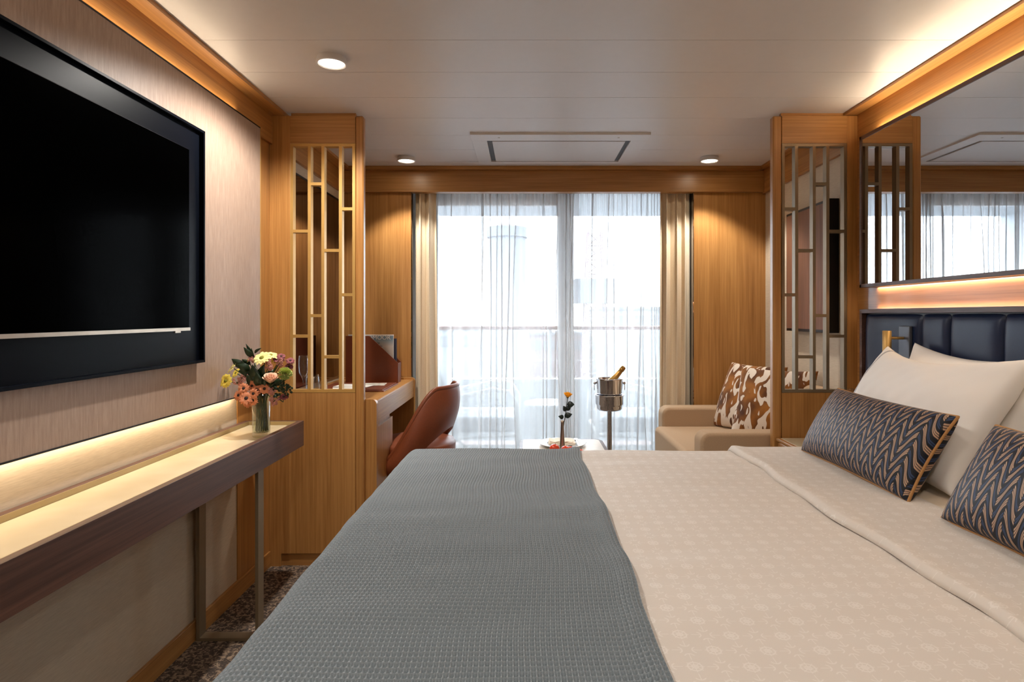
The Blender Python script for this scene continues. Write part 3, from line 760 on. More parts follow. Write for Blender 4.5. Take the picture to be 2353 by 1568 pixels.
# under sheet at the head
s = np.linspace(1.02, 1.50, 40)[:, None]; t_ = np.linspace(BY0, BY1+0.2, 120)[None]; S, T = np.broadcast_arrays(s, t_)
X, Y, Z = drape_grid(S, T, -9, 9, BY0+0.02, BY1-0.01, BZ+0.006, 0.05)
Z = Z - 0.012*np.clip((S-1.15)/0.2, 0, 1) + 0.003*vnoise(S, T, 20, 20, 8)
sh = grid_obj('bed_sheet', np.stack([X, Y, Z], -1), M['sheet'], None, uv=np.stack([S, T], -1), solid=0.004)
tag(sh, 'cream bed sheet at the head of the bed under the pillows', 'bed sheet')

# waffle throw: every cell is real relief
ca, cb_ = 0.0084, 0.0128
K = 5
na = int(1.02/ca)*K; nb = int(2.22/cb_)*K
s = (0.205 - np.arange(na)*(ca/K))[:, None]; t_ = (BY1+0.27 - np.arange(nb)*(cb_/K))[None]
S, T = np.broadcast_arrays(s, t_)
ia = (np.arange(na) % K)/K; ib = (np.arange(nb) % K)/K
pit = np.minimum(((4*ia*(1-ia))**1.6)[:, None], ((4*ib*(1-ib))**0.8)[None])
warp = 0.006*np.sin(T*5+1.0)+0.003*np.sin(T*17)
Sx = S + warp*1.0 + 0.003*vnoise(S, T, 8, 14, 21)
X, Y, Z = drape_grid(Sx, T, BX0-0.008, 9, BY0-0.02, BY1+0.008, BZ+0.010, 0.062)
und = 0.006*vnoise(S, T, 4, 12, 3) + 0.003*vnoise(S, T, 10, 34, 5) + 0.0035*(1+vnoise(S, T, 9, 24, 31))*np.clip((BY1-0.05-T)/0.3, 0, 1)
edge = 0.007*np.exp(-((S-0.19)/0.02)**2) + 0.006*np.exp(-((T-BY1)/0.03)**2)*np.exp(-((S-0.17)/0.04)**2)
Z = Z + und + edge - 0.0115*pit
hang = np.clip((BX0-0.0-S)/0.10, 0, 1)
X = X - hang*(0.012+0.012*np.sin(T*13)+0.007*np.sin(T*37+1)) + 0.005*pit*hang
th = grid_obj('throw_blanket', np.stack([X, Y, Z], -1), M['throw'], None, solid=0.0)
tag(th, 'grey-green waffle-weave throw blanket over the foot of the bed', 'blanket')

# ------------------------------------------------------------------ pillows and cushions
def soft(name, mat, parent, c, ax_u, ax_v, w, h_, th_, n=44, pinch=0.07, wr=0.006, seed=1, power=0.42, sag=0.0, kind=None, flange=0.0):
    ax_u = ax_u.normalized(); ax_v = ax_v.normalized(); nn = ax_u.cross(ax_v).normalized()
    u = np.linspace(-1, 1, n)
    u = np.sign(u)*(1-(1-np.abs(u))**1.35)
    U, V = np.meshgrid(u, u, indexing='ij')
    out = []
    px = w/2*U*(1-pinch*(1-V**2)); py = h_/2*V*(1-pinch*1.2*(1-U**2))
    core = np.clip((1-U**2)*(1-V**2), 0, 1)
    tz = th_/2*core**power
    wrk = wr*vnoise(px, py, 18, 18, seed)*core**0.3 + wr*0.6*vnoise(px, py, 42, 25, seed+4)*core**0.3
    sg = -sag*(1-U**2)*np.clip(V, 0, 1)**2
    py = py + sg
    for sgn in (1, -1):
        d = sgn*tz + wrk
        P = np.array(c)[None, None]+px[..., None]*np.array(ax_u)+py[..., None]*np.array(ax_v)+d[..., None]*np.array(nn)
        out.append((P, np.stack([px+0.003*U*sgn, py], -1)))
    P = np.concatenate([out[0][0], out[1][0][:, ::-1]], 1)    # joined along V edges: fold shut
    # build as two grids welded
    n1 = n*n
    V1 = np.concatenate([out[0][0].reshape(-1, 3), out[1][0].reshape(-1, 3)]); UV = np.concatenate([out[0][1].reshape(-1, 2), out[1][1].reshape(-1, 2)])
    faces = []
    for i in range(n-1):
        for j in range(n-1):
            a = i*n+j; faces.append((a, a+n, a+n+1, a+1)); b = a+n1; faces.append((b, b+1, b+n+1, b+n))
    me = mk_mesh(name, V1, faces, True, UV)
    import bmesh
    bm = bmesh.new(); bm.from_mesh(me); bmesh.ops.remove_doubles(bm, verts=bm.verts, dist=1e-5); bm.to_mesh(me); bm.free()
    o = link(name, me, mat, parent)
    ring = []
    for seq in ((U[:, 0], V[:, 0], slice(None), 0), ):
        pass
    idx = [(i, 0) for i in range(n)] + [(n-1, j) for j in range(1, n)] + [(i, n-1) for i in range(n-2, -1, -1)] + [(0, j) for j in range(n-2, 0, -1)]
    rim = [Vector(out[0][0][i, j]) for i, j in idx]
    return o, rim

YV = Vector((0, -1, 0))
def lean_pillow(name, label, cat, yc, w, x0, z0, x1, z1, th_, mat, group, seed, cord=None, **kw):
    c = Vector(((x0+x1)/2, yc, (z0+z1)/2)); v = Vector((x1-x0, 0, z1-z0))
    t = thing(name, label, cat, (x0, yc, z0), group)
    o, rim = soft('cover', mat, t, c, YV, v, w, v.length, th_, seed=seed, **kw)
    if cord:
        MB().tube(rim, 0.0042, 7, closed=True).o('piping', cord, t, smooth=True, label='tan corded piping')
    return t, o, rim, c, v

# white pillows
lean_pillow('pillow', 'white pillow standing behind the far pillow, against the headboard', 'pillow', 1.93, 0.72, 1.36, 0.70, 1.485, 1.085, 0.14, M['pillow'], 'white bed pillows', 5, power=0.45, sag=0.03)
t, o, rim, c, v = lean_pillow('pillow', 'far white pillow with navy striped corner, leaning behind the far striped cushion', 'pillow', 1.985, 0.68, 1.17, 0.69, 1.405, 1.07, 0.20, M['striped_pillow'], 'white bed pillows', 9, power=0.42, sag=0.045, wr=0.012)
lean_pillow('pillow', 'white pillow at the right edge, behind the near striped cushion', 'pillow', 1.20, 0.68, 1.17, 0.69, 1.40, 1.07, 0.20, M['pillow'], 'white bed pillows', 12, power=0.42, sag=0.04)
lean_pillow('pillow', 'white pillow at the back on the near side of the bed', 'pillow', 1.17, 0.72, 1.36, 0.70, 1.485, 1.085, 0.14, M['pillow'], 'white bed pillows', 15, power=0.45, sag=0.03)
# cushions
lean_pillow('cushion', 'navy and tan herringbone cushion farther from the camera', 'cushion', 1.925, 0.62, 1.03, 0.685, 1.165, 0.915, 0.15, M['herring'], 'herringbone bed cushions', 21, cord=M['tan_cord'], pinch=0.05, power=0.36, wr=0.003)
lean_pillow('cushion', 'navy and tan herringbone cushion cut off by the right edge', 'cushion', 1.175, 0.62, 1.03, 0.685, 1.165, 0.915, 0.15, M['herring'], 'herringbone bed cushions', 22, cord=M['tan_cord'], pinch=0.05, power=0.36, wr=0.003)

# ------------------------------------------------------------------ curtains
def sheer(name, label, xa, xb, Y0_, folds, seed, zt=2.09, gather=0.0):
    r = np.random.default_rng(seed)
    nz = 60; zs = np.linspace(0.02, zt, nz)
    cs = np.sort(r.uniform(0.02, 0.98, folds)); dr_ = r.normal(0, 0.012, folds); wd = r.uniform(0.004, 0.010, folds)
    n = 900; u = np.linspace(0, 1, n)
    P = np.zeros((n, nz, 3))
    ph = r.uniform(0, 6.28, 6)
    for k, z in enumerate(zs):
        f = z/zt
        x = xa+(xb-xa)*u; y = np.full(n, Y0_)
        y = y + 0.012*np.sin(2*PI*6.5*u+ph[0]+0.8*f)+0.006*np.sin(2*PI*15*u+ph[1]-f)
        top = np.exp(-(zt-z)/0.16)
        y = y + 0.006*top*np.sin(2*PI*38*u+ph[2]) ; x = x + 0.002*top*np.sin(2*PI*19*u+ph[3])
        for c_, d_, w_ in zip(cs, dr_, wd):
            cc = c_+d_*math.sin(2.0*f*2+c_*20)
            s_ = (u-cc)/0.006
            g = np.exp(-s_**2)
            x = x - w_*2.4*s_*g*(0.6+0.4*math.sin(5*f+c_*9)); y = y - 0.022*g
        P[:, k, 0] = x; P[:, k, 1] = y; P[:, k, 2] = z
    o = grid_obj(name, P, M['sheer'])
    tag(o, label, 'sheer curtain', 'white sheer curtains'); return o
sheer('sheer_curtain', 'white sheer curtain over the left pane of the balcony door', -0.70, 0.36, 4.115, 17, 4)
sheer('sheer_curtain', 'white sheer curtain over the right pane of the balcony door', 0.225, 1.02, 4.15, 15, 9)

def drape(label, top, bot, Y0_, n_f, seed, amp=0.035):
    r = np.random.default_rng(seed); nz = 40; zs = np.linspace(0.015, 2.075, nz); n = 420; u = np.linspace(0, 1, n)
    P = np.zeros((n, nz, 3)); ph = r.uniform(0, 6.28, 4); wj = r.uniform(-0.02, 0.02, 5)
    for k, z in enumerate(zs):
        f = z/2.075; xa = bot[0]+(top[0]-bot[0])*f**0.8; xb = bot[1]+(top[1]-bot[1])*f**0.8
        ww = u + 0.03*np.sin(2*PI*2*u+ph[0])
        tp = np.exp(-(2.075-z)/0.10)
        y = Y0_ + amp*(1-0.45*tp)*np.sin(2*PI*n_f*ww) + 0.006*np.sin(2*PI*n_f*2.7*u+ph[1]+3*f)
        x = xa+(xb-xa)*u + 0.011*np.sin(2*PI*n_f*2*ww+0.6)
        P[:, k, 0] = x; P[:, k, 1] = y; P[:, k, 2] = z
    o = grid_obj('curtain', P, M['drape'], solid=0.003)
    tag(o, label, 'curtain', 'beige drapes'); return o
drape('beige linen drape hanging left of the sheers, behind the desk chair', (-0.738, -0.597), (-0.738, -0.572), 3.99, 2.4, 2, 0.026)
drape('beige linen drape hanging right of the sheers, behind the sofa', (0.893, 1.095), (0.888, 1.095), 3.99, 3.2, 6, 0.026)

# ------------------------------------------------------------------ desk and lounge-side mirror
dm = thing('desk_mirror', 'bronze tinted mirror over the desk, seen through the left lattice', 'mirror', (-1.208, 3.4, 1.36))
MB().box(XL, -1.207, 2.89, D2-0.006, 0.80, 1.93).o('glass', M['bronze_mirror'], dm)
MB().box(XL, -1.204, 2.89, D2-0.006, 1.93, 1.94).o('top_edge', M['dark'], dm)
dk = thing('desk', 'oak desk with rounded end panels against the left wall', 'desk', (-0.96, 3.4, 0))
def endpanel(y0, y1, name='end_panel'):
    r = 0.025; xr = -0.7136; zt_ = 0.785
    poly = [(-1.205, 0), (xr, 0), (xr, zt_-r)] + [(xr-r+r*math.cos(a), zt_-r+r*math.sin(a)) for a in np.linspace(0, PI/2, 12)[1:]] + [(-1.205, zt_)]
    MB().prism(poly, 'Y', y0, y1).o(name, M['oakZ'], dk)
endpanel(2.886, 2.915); endpanel(3.885, 3.92)
MB().box(-1.205, -0.722, 2.915, 3.885, 0.752, 0.774).o('desktop', M['oakY'], dk, bevel=0.001)
MB().box(-0.738, -0.720, 2.915, 3.885, 0.664, 0.770).o('drawer_front', M['oakY'], dk, bevel=0.001)
MB().box(-1.2, -0.738, 2.92, 3.27, 0.07, 0.655).o('pedestal', M['oakZ'], dk)
MB().box(-0.738, -0.722, 2.918, 3.272, 0.05, 0.640).o('pedestal_door', M['oakZ'], dk, bevel=0.001)
MB().box(-1.205, -1.19, 3.27, 3.885, 0.07, 0.752).o('back_panel', M['walnutY'], dk)
MB().box(-1.19, -0.76, 2.93, 3.27, 0, 0.07).o('plinth', M['walnutY'], dk)

mh = thing('magazine_holder', 'cognac leather magazine holder with slanted top on the desk', 'magazine holder', (-0.93, 3.73, 0.774))
ms = 3.68
poly = [(-1.10, 0.774), (-0.785, 0.774), (-0.778, 0.897), (-0.955, 1.063), (-1.10, 1.063)]
MB().prism(poly, 'Y', ms, ms+0.004).o('front_wall', M['leather_folder'], mh, bevel=0.001)
MB().prism(poly, 'Y', ms+0.09, ms+0.094).o('rear_wall', M['leather_folder'], mh, bevel=0.001)
MB().box(-0.785, -0.779, ms+0.004, ms+0.09, 0.774, 0.895).box(-1.10, -1.095, ms+0.004, ms+0.09, 0.774, 1.063).box(-1.095, -0.785, ms+0.004, ms+0.09, 0.774, 0.778).o('end_wall', M['leather_folder'], mh)
mg = thing('magazine', 'travel magazine standing in the leather holder, blue and sand cover', 'magazine', (-0.93, 3.72, 0.778))
me = mk_mesh('cover', [(-1.09, 3.700, 0.779), (-0.812, 3.700, 0.779), (-0.812, 3.700, 1.070), (-1.09, 3.700, 1.070)], [(0, 1, 2, 3)], False, [(0, 0), (1, 0), (1, 1), (0, 1)])
link('cover', me, M['cover'], mg)
MB().box(-1.09, -0.812, 3.7005, 3.712, 0.779, 1.070).o('pages', M['paper'], mg)
def text(body, loc, size, mat, parent, name='title_lettering'):
    cu = bpy.data.curves.new(name, 'FONT'); cu.body = body; cu.size = size; cu.extrude = 0.0003
    o = bpy.data.objects.new(name, cu); C.objects.link(o); cu.materials.append(mat)
    o.rotation_euler = (PI/2, 0, 0)
    bpy.context.view_layer.update()
    me = bpy.data.meshes.new_from_object(o)
    bpy.data.objects.remove(o)
    me.transform(Matrix.Translation(Vector(loc)) @ Matrix.Rotation(PI/2, 4, 'X'))
    me.materials.clear()
    return link(name, me, mat, parent)
text('ADMOOR', (-0.993, 3.6985, 1.040), 0.037, M['paper'], mg)
text('AGE', (-0.924, 3.6985, 1.012), 0.015, M['dark'], mg, 'subtitle_lettering')
text('TION', (-0.916, 3.6985, 0.994), 0.015, M['dark'], mg, 'subtitle_lettering')
bk = MB().box(-1.07, -0.797, 3.725, 3.731, 0.779, 1.045).o('brochure', M['navy_thread'])
tag(bk, 'thin dark booklet behind the magazine in the leather holder', 'booklet')

fo = thing('desk_folder', 'brown leather desk folder holding papers and cards', 'folder', (-0.95, 3.42, 0.774))
MB().box(-1.15, -0.765, 3.25, 3.62, 0.774, 0.781).o('cover', M['leather_folder'], fo, bevel=0.002)
MB().box(-1.14, -0.775, 3.26, 3.61, 0.7812, 0.785).o('inner_leaf', M['leather_folder'], fo, bevel=0.001)
def sheetp(name, x, y, w, d, rz, z, lab):
    mb = MB().box(-w/2, w/2, -d/2, d/2, 0, 0.0018); R = Matrix.Rotation(rz, 3, 'Z')
    mb.v = [tuple(R @ Vector(p)+Vector((x, y, z))) for p in mb.v]
    return tag(mb.o(name, M['paper']), lab, 'paper', 'papers on the desk folder')
sheetp('note_card', -0.90, 3.50, 0.17, 0.12, 0.1, 0.7856, 'white card farthest back on the brown desk folder')
sheetp('note_paper', -0.97, 3.42, 0.20, 0.13, -0.15, 0.7876, 'white paper lying across the middle of the desk folder')
sheetp('note_card', -0.98, 3.32, 0.16, 0.09, 0.3, 0.7856, 'small white card nearest on the desk folder')
pn = MB().tube([(-0.93, 3.46, 0.7925), (-0.81, 3.49, 0.7925)], 0.0035, 8).o('pen', M['paper'], smooth=True); tag(pn, 'white pen lying on the desk folder papers', 'pen')

def flute(x, y, label):
    t = thing('champagne_flute', label, 'glass', (x, y, 0.7745), 'glasses on the desk')
    MB().lathe([(0, 0.001), (0.030, 0.001), (0.031, 0.003), (0.006, 0.007), (0.0035, 0.014)], (x, y, 0.7745), 32).o('foot', M['glassware'], t, smooth=True)
    MB().lathe([(0.0035, 0.014), (0.0032, 0.085), (0.006, 0.098)], (x, y, 0.7745), 20).o('stem', M['glassware'], t, smooth=True)
    MB().lathe([(0.0, 0.096), (0.008, 0.100), (0.021, 0.125), (0.024, 0.150), (0.0235, 0.18), (0.0205, 0.212), (0.0195, 0.212), (0.0225, 0.18), (0.023, 0.150), (0.020, 0.127), (0.007, 0.104), (0, 0.102)], (x, y, 0.7745), 36).o('bowl', M['glassware'], t, smooth=True)
flute(-1.115, 3.02, 'champagne flute standing on the desk behind the first lattice column')
def tumbler(x, y, label):
    t = tag(MB().lathe([(0, 0.001), (0.022, 0.001), (0.030, 0.010), (0.036, 0.040), (0.034, 0.085), (0.030, 0.108), (0.029, 0.108), (0.033, 0.085), (0.0345, 0.042), (0.028, 0.014), (0, 0.010)], (x, y, 0.7745), 36).o('tumbler', M['glassware'], smooth=True), label, 'glass', 'glasses on the desk')
tumbler(-1.025, 3.00, 'stemless glass on the desk, right of the champagne flute')
tumbler(-1.10, 3.11, 'stemless glass on the desk, partly hidden behind the flute')

# desk chair: tub shell open below the back
dc = thing('desk_chair', 'brown leather tub chair with open back at the desk', 'chair', (-0.56, 3.38, 0))
def shell():
    cx, cy_ = -0.645, 3.40
    face = Vector((-1, 0.18, 0)).normalized(); side = Vector((face.y, -face.x, 0))
    n = 91; th0 = np.linspace(-1, 1, n)
    outer = []
    prof_n = 14
    for a in th0:
        ang = a*math.radians(100)                 # 0 = back centre
        k = abs(a)
        rx, ry = 0.235, 0.265
        d = -face*math.cos(ang)*rx + side*math.sin(ang)*ry
        q_ = min(1, max(0, (k-0.36)/0.64)); ktop = 0.80 - 0.01*k - 0.37*(q_*q_*(3-2*q_)*0.65+q_**1.6*0.35)
        kbot = 0.565 - 0.22*min(1, k/0.80)**2.0
        kbot = max(0.30, kbot)
        lean = 0.03*(1-k)
        ring = []
        for j in range(prof_n):
            f = j/(prof_n-1)
            z = kbot+(ktop-kbot)*f
            p = Vector((cx, cy_, 0)) + d*(1.0+0.10*math.sin(PI*min(1, f*0.9))) + (-face)*(lean*f)
            ring.append((p, z, d.normalized()))
        outer.append(ring)
    P = np.zeros((n, prof_n*2, 3))
    for i, ring in enumerate(outer):
        for j, (p, z, dn) in enumerate(ring):
            P[i, j] = (p.x, p.y, z)
            t_ = 0.017*(1 if 0 < j < prof_n-1 else 0.45)
            q = p - dn*(2*t_)
            P[i, 2*prof_n-1-j] = (q.x, q.y, z)
    P2 = np.concatenate([P, P[:, :1]], 1)
    o = grid_obj('back_shell', P2, M['leather_brown'], dc, subsurf=1)
    pts = [Vector((*P[i, prof_n-1][:3],))+Vector((0, 0, 0.004)) for i in range(0, n)]
    MB().tube([tuple((Vector(P[i, prof_n-1])+Vector(P[i, prof_n]))/2) for i in range(n)], 0.012, 8).o('top_roll', M['leather_brown'], dc, smooth=True)
shell()
MB().lathe([(0, 0.40), (0.215, 0.40), (0.228, 0.415), (0.23, 0.47), (0.222, 0.485), (0.14, 0.505), (0, 0.512)], (-0.625, 3.41, 0), 48).o('seat', M['leather_brown'], dc, smooth=True)
MB().lathe([(0.02, 0.03), (0.02, 0.40)], (-0.625, 3.41, 0), 20).o('column', M['bronze'], dc)
MB().lathe([(0, 0.0), (0.21, 0.0), (0.21, 0.012), (0.03, 0.03), (0, 0.03)], (-0.625, 3.41, 0), 40).o('base', M['bronze'], dc)

# ------------------------------------------------------------------ champagne stand
wx, wy = 0.545, 3.88
stn = thing('bucket_stand', 'polished steel pedestal stand carrying the wine bucket', 'stand', (wx, wy, 0))
MB().lathe([(0, 0), (0.13, 0), (0.132, 0.008), (0.05, 0.02), (0.017, 0.04), (0.017, 0.572), (0.03, 0.576), (0, 0.576)], (wx, wy, 0), 40).o('pole', M['chrome'], stn, smooth=True)
MB().lathe([(0.0, 0.578), (0.074, 0.578), (0.083, 0.59), (0.084, 0.608), (0.0855, 0.612), (0.092, 0.62), (0.0925, 0.672), (0.097, 0.676), (0.0925, 0.680), (0.090, 0.676), (0.090, 0.622), (0.081, 0.612), (0.079, 0.584), (0, 0.582)], (wx, wy, 0), 64).o('cradle', M['chrome'], stn, smooth=True)
bu = thing('wine_bucket', 'polished steel wine bucket with ring handles holding a bottle', 'wine bucket', (wx, wy, 0.585))
MB().lathe([(0, 0.586), (0.072, 0.586), (0.078, 0.60), (0.087, 0.775), (0.0905, 0.780), (0.089, 0.784), (0.085, 0.780), (0.076, 0.602), (0.07, 0.592), (0, 0.590)], (wx, wy, 0), 64).o('body', M['chrome'], bu, smooth=True)
for sx in (-1, 1):
    kx = wx+sx*0.095
    kn = MB().ball((kx, wy, 0.752), 0.010, 14, 10).o('knob', M['chrome'], bu, smooth=True)
    MB().tube([(kx+sx*0.003+0.001*math.sin(a), wy+0.012*math.sin(a), 0.728+0.022*math.cos(a)) for a in np.linspace(0, 2*PI, 21)[:-1]], 0.0022, 8, closed=True).o('ring_handle', M['chrome'], bu, smooth=True)
bo = thing('champagne_bottle', 'champagne bottle with gold foil neck leaning in the steel bucket', 'bottle', (wx, wy, 0.60))
ax = (P3(1434, 843, wy-0.0)-P3(1405, 878, wy)).normalized()
tip = P3(1433.5, 844, wy)
b0 = tip-ax*0.30
b0 = tip-ax*0.235
MB().lathe([(0, 0), (0.034, 0.0), (0.038, 0.012), (0.038, 0.085), (0.030, 0.108)], b0, 28, ax).o('glass_body', M['bottle'], bo, smooth=True)
MB().lathe([(0.0305, 0.105), (0.023, 0.13), (0.0175, 0.165), (0.0165, 0.185), (0.0145, 0.205), (0.0172, 0.208), (0.0172, 0.220), (0.0155, 0.223), (0.016, 0.232), (0.012, 0.238), (0, 0.238)], b0, 28, ax).o('gold_foil', M['foil'], bo, smooth=True)

# ------------------------------------------------------------------ coffee table with tea setting
cf_ = thing('coffee_table', 'small pale coffee table with grey rim beyond the bed', 'coffee table', (0.2, 3.2, 0))
def rrect(x0, x1, y0, y1, r, n=6):
    out = []
    for cx_, cy2, a0 in ((x1-r, y1-r, 0), (x0+r, y1-r, PI/2), (x0+r, y0+r, PI), (x1-r, y0+r, 1.5*PI)):
        out += [(cx_+r*math.cos(a0+a), cy2+r*math.sin(a0+a)) for a in np.linspace(0, PI/2, n)]
    return out
MB().prism(rrect(-0.032, 0.445, 2.88, 3.50, 0.05), 'Z', 0.435, 0.468).o('rim', M['walnutX'], cf_, bevel=0.002)
MB().prism(rrect(-0.012, 0.425, 2.90, 3.485, 0.035), 'Z', 0.460, 0.4695).o('table_top', plain('pale_stone_top', '#cfc4b6', 0.4, var=0.03), cf_)
for x in (0.02, 0.39):
    for y in (2.94, 3.44): MB().tube([(x, y, 0.435), (x, y, 0)], 0.013, 12).o('leg', M['bronze'], cf_, smooth=True)
pt = thing('plate', 'white dinner plate with steel rim under the folded napkin', 'plate', (0.206, 3.32, 0.4695))
MB().lathe([(0, 0.0), (0.075, 0.0), (0.085, 0.004), (0.128, 0.014), (0.131, 0.017), (0.127, 0.018), (0.085, 0.009), (0.072, 0.006), (0, 0.006)], (0.206, 3.32, 0.4698), 64).o('dish', M['porcelain'], pt, smooth=True)
MB().lathe([(0.086, 0.0095), (0.094, 0.0125), (0.0925, 0.0138), (0.085, 0.0105)], (0.206, 3.32, 0.4698), 64).o('steel_band', M['chrome'], pt, smooth=True)
nk = MB()
def layer(x0, x1, y0, y1, z, t, ph):
    n = 24; v = []; f = []
    for i in range(n+1):
        x = x0+(x1-x0)*i/n; w_ = 0.0022*math.sin(5.5*i/n*PI+ph)
        for yy in (y0, y1):
            v += [(x, yy, z+w_), (x, yy, z+t+w_)]
    for i in range(n):
        a = i*4; b = a+4
        f += [(a, b, b+2, a+2), (a+1, a+3, b+3, b+1), (a, a+1, b+1, b), (a+2, b+2, b+3, a+3)]
    f += [(0, 2, 3, 1), (n*4, n*4+1, n*4+3, n*4+2)]
    nk.add(v, f)
layer(0.130, 0.272, 3.27, 3.37, 0.4795, 0.007, 0); layer(0.132, 0.276, 3.272, 3.372, 0.4872, 0.0065, 0.6); layer(0.135, 0.262, 3.276, 3.366, 0.4944, 0.006, 1.4)
tag(nk.o('napkin', M['white_cloth'], bevel=0.002), 'folded cream napkin stack on the white plate', 'napkin')
fk = MB().box(0.284, 0.292, 3.23, 3.38, 0.4875, 0.4895).box(0.279, 0.297, 3.38, 3.42, 0.4875, 0.4895).o('fork', M['chrome'], bevel=0.001)
tag(fk, 'steel fork lying across the plate beside the napkin', 'fork')
bv = tag(MB().lathe([(0, 0), (0.0165, 0), (0.017, 0.003), (0.0125, 0.06), (0.0078, 0.14), (0.0068, 0.162), (0.0085, 0.1765), (0.0078, 0.1765), (0.006, 0.162), (0.004, 0.10), (0, 0.10)], (0.192, 3.10, 0.4696), 32).o('bud_vase', M['brush'], smooth=True), 'slim brushed metal bud vase on the coffee table', 'vase')

def petal_cup(mb, c, R, r_open, h_, wid, ang, curl, nv=6, nu=5):
    """one cupped petal around axis R (3x3)"""
    v = []; f = []
    for i in range(nv):
        s_ = i/(nv-1); rr = r_open*(s_**0.7)+curl*s_**4; z = h_*s_
        w_ = wid*math.sin(PI*min(0.92, 0.15+0.85*s_))**0.8
        for j in range(nu):
            a = ang+(j/(nu-1)-0.5)*w_/max(0.2, (rr/r_open+0.25))
            bulge = 1+0.05*math.cos((j/(nu-1)-0.5)*PI)
            v.append(c + R @ Vector((rr*math.cos(a)*bulge, rr*math.sin(a)*bulge, z)))
    for i in range(nv-1):
        for j in range(nu-1):
            a = i*nu+j; f.append((a, a+1, a+nu+1, a+nu))
    mb.add(v, f)
def rose(name, label, cat, c, axis, size, mat, stem_to, stem_mat, group=None, layers=4, closed=1.0):
    t = thing(name, label, cat, tuple(stem_to), group)
    R = axis.to_track_quat('Z', 'Y').to_matrix(); mb = MB()
    for L in range(layers):
        k = 5 if L else 3; ro = size*(0.25+0.75*L/(layers-1)); hh = size*(1.25-0.35*L/(layers-1))*(1+0.45*(1-closed))
        for q in range(k):
            petal_cup(mb, c, R, ro, hh, 2.1 if L else 2.6, 2*PI*q/k+L*0.7, size*(0.45 if closed > 0.9 else 0.05)*(L/(layers-1))**2)
    mb.o('petals', mat, t, smooth=True, solid=0.0006)
    mid = (c+Vector(stem_to))/2+Vector((0.004, 0.0, 0))
    MB().tube([stem_to, mid, c+R @ Vector((0, 0, 0.002))], 0.0022, 7).o('stem', stem_mat, t, smooth=True)
    MB().lathe([(0.0015, -0.006), (size*0.30, 0.0), (size*0.26, size*0.2)], c, 12, axis).o('sepals', stem_mat, t, smooth=True)
    return t, R
rc = P3(1304, 914, 3.10)
yr, R = rose('rose', 'single golden rose standing in the metal bud vase', 'rose', rc, Vector((0.12, -0.25, 1)).normalized(), 0.021, M['rose_y'], (0.192, 3.10, 0.59), M['rose_leaf'], layers=6, closed=0.75)
def leaf(parent, base, tip, w_, mat, up=Vector((0, -0.4, 1)), name='leaf', fold=0.25):
    base, tip = Vector(base), Vector(tip); d = tip-base; sd = d.cross(up).normalized(); nn = sd.cross(d).normalized()
    v = []; f = []; n = 9
    for i in range(n):
        s_ = i/(n-1); ww = w_*math.sin(PI*s_**0.8)**0.9 if 0 < s_ < 1 else 0.0004
        p = base+d*s_+nn*(0.12*d.length*math.sin(PI*s_))
        v += [p-sd*ww+nn*ww*fold, p, p+sd*ww+nn*ww*fold]
    for i in range(n-1):
        a = i*3; f += [(a, a+1, a+4, a+3), (a+1, a+2, a+5, a+4)]
    return MB().add(v, f).o(name, mat, parent, smooth=True, solid=0.0006)
FC = Vector((0, -1, 0.2))
leaf(yr, P3(1303, 930, 3.10), P3(1320, 930, 3.09), 0.017, M['rose_leaf'], FC)
leaf(yr, P3(1301, 945, 3.10), P3(1294, 933, 3.09), 0.013, M['rose_leaf'], FC)
leaf(yr, P3(1299, 943, 3.10), P3(1312, 934, 3.11), 0.013, M['rose_leaf'], FC)
leaf(yr, P3(1297, 957, 3.10), P3(1315, 952, 3.09), 0.015, M['rose_leaf'], FC)
leaf(yr, P3(1295, 960, 3.10), P3(1283, 957, 3.09), 0.012, M['rose_leaf'], FC)

fd = tag(MB().lathe([(0, 0), (0.06, 0), (0.10, 0.016), (0.102, 0.018), (0.098, 0.018), (0.058, 0.004), (0, 0.004)], (0.22, 2.985, 0.4698), 48).o('fruit_dish', M['porcelain'], smooth=True), 'low white dish of red fruit near the bud vase', 'dish')
for i, (px, py, r, lab) in enumerate([(1274, 1031, 0.0245, 'leftmost red fruit on the low dish, left of the bud vase'), (1299, 1033, 0.020, 'red fruit just right of the bud vase'),
                                 (1311, 1033, 0.017, 'small red fruit third from the left on the dish'), (1334, 1042, 0.022, 'rightmost red fruit, beside the throw corner')]):
    p = P3(px, py, 2.975+0.01*(i % 2)); p.z = 0.4745+0.006+r
    p.z = max(p.z, CZ-(py-VY)*p.y/F)
    t = thing('fruit', lab, 'fruit', (p.x, p.y, p.z-r), 'red fruits on the dish')
    MB().ball(tuple(p), r, 24, 16, (1, 1, 0.9)).o('skin', M['tomato'], t, smooth=True)
    MB().tube([(p.x+0.004, p.y, p.z+r*0.85), (p.x+0.006, p.y, p.z+r*0.9+0.003)], 0.0015, 6).o('stalk', M['stem'], t)

# ------------------------------------------------------------------ sofa
sf = thing('sofa', 'sand coloured upholstered sofa by the window, behind the right divider', 'sofa', (1.2, 3.4, 0))
def arm(y0, y1):
    r = 0.05; poly = [(0.85, 0.06), (1.50, 0.06), (1.50, 0.618)] + [(0.85+r-r*math.sin(a), 0.618-r+r*math.cos(a)) for a in np.linspace(0, PI/2, 8)]
    MB().prism(poly, 'Y', y0, y1).o('arm', M['sofa'], sf, bevel=0.018, segs=4)
arm(2.905, 3.03); arm(3.72, 3.845)
MB().box(0.80, 1.42, 3.03, 3.72, 0.30, 0.505).o('seat_cushion', M['sofa'], sf, bevel=0.028, segs=4)
MB().box(0.87, 1.5, 3.03, 3.72, 0.08, 0.30).o('frame', M['sofa'], sf, bevel=0.01)
poly = [(1.40, 0.30), (1.565, 0.30), (1.565, 0.80), (1.545, 0.82), (1.50, 0.825), (1.465, 0.80)]
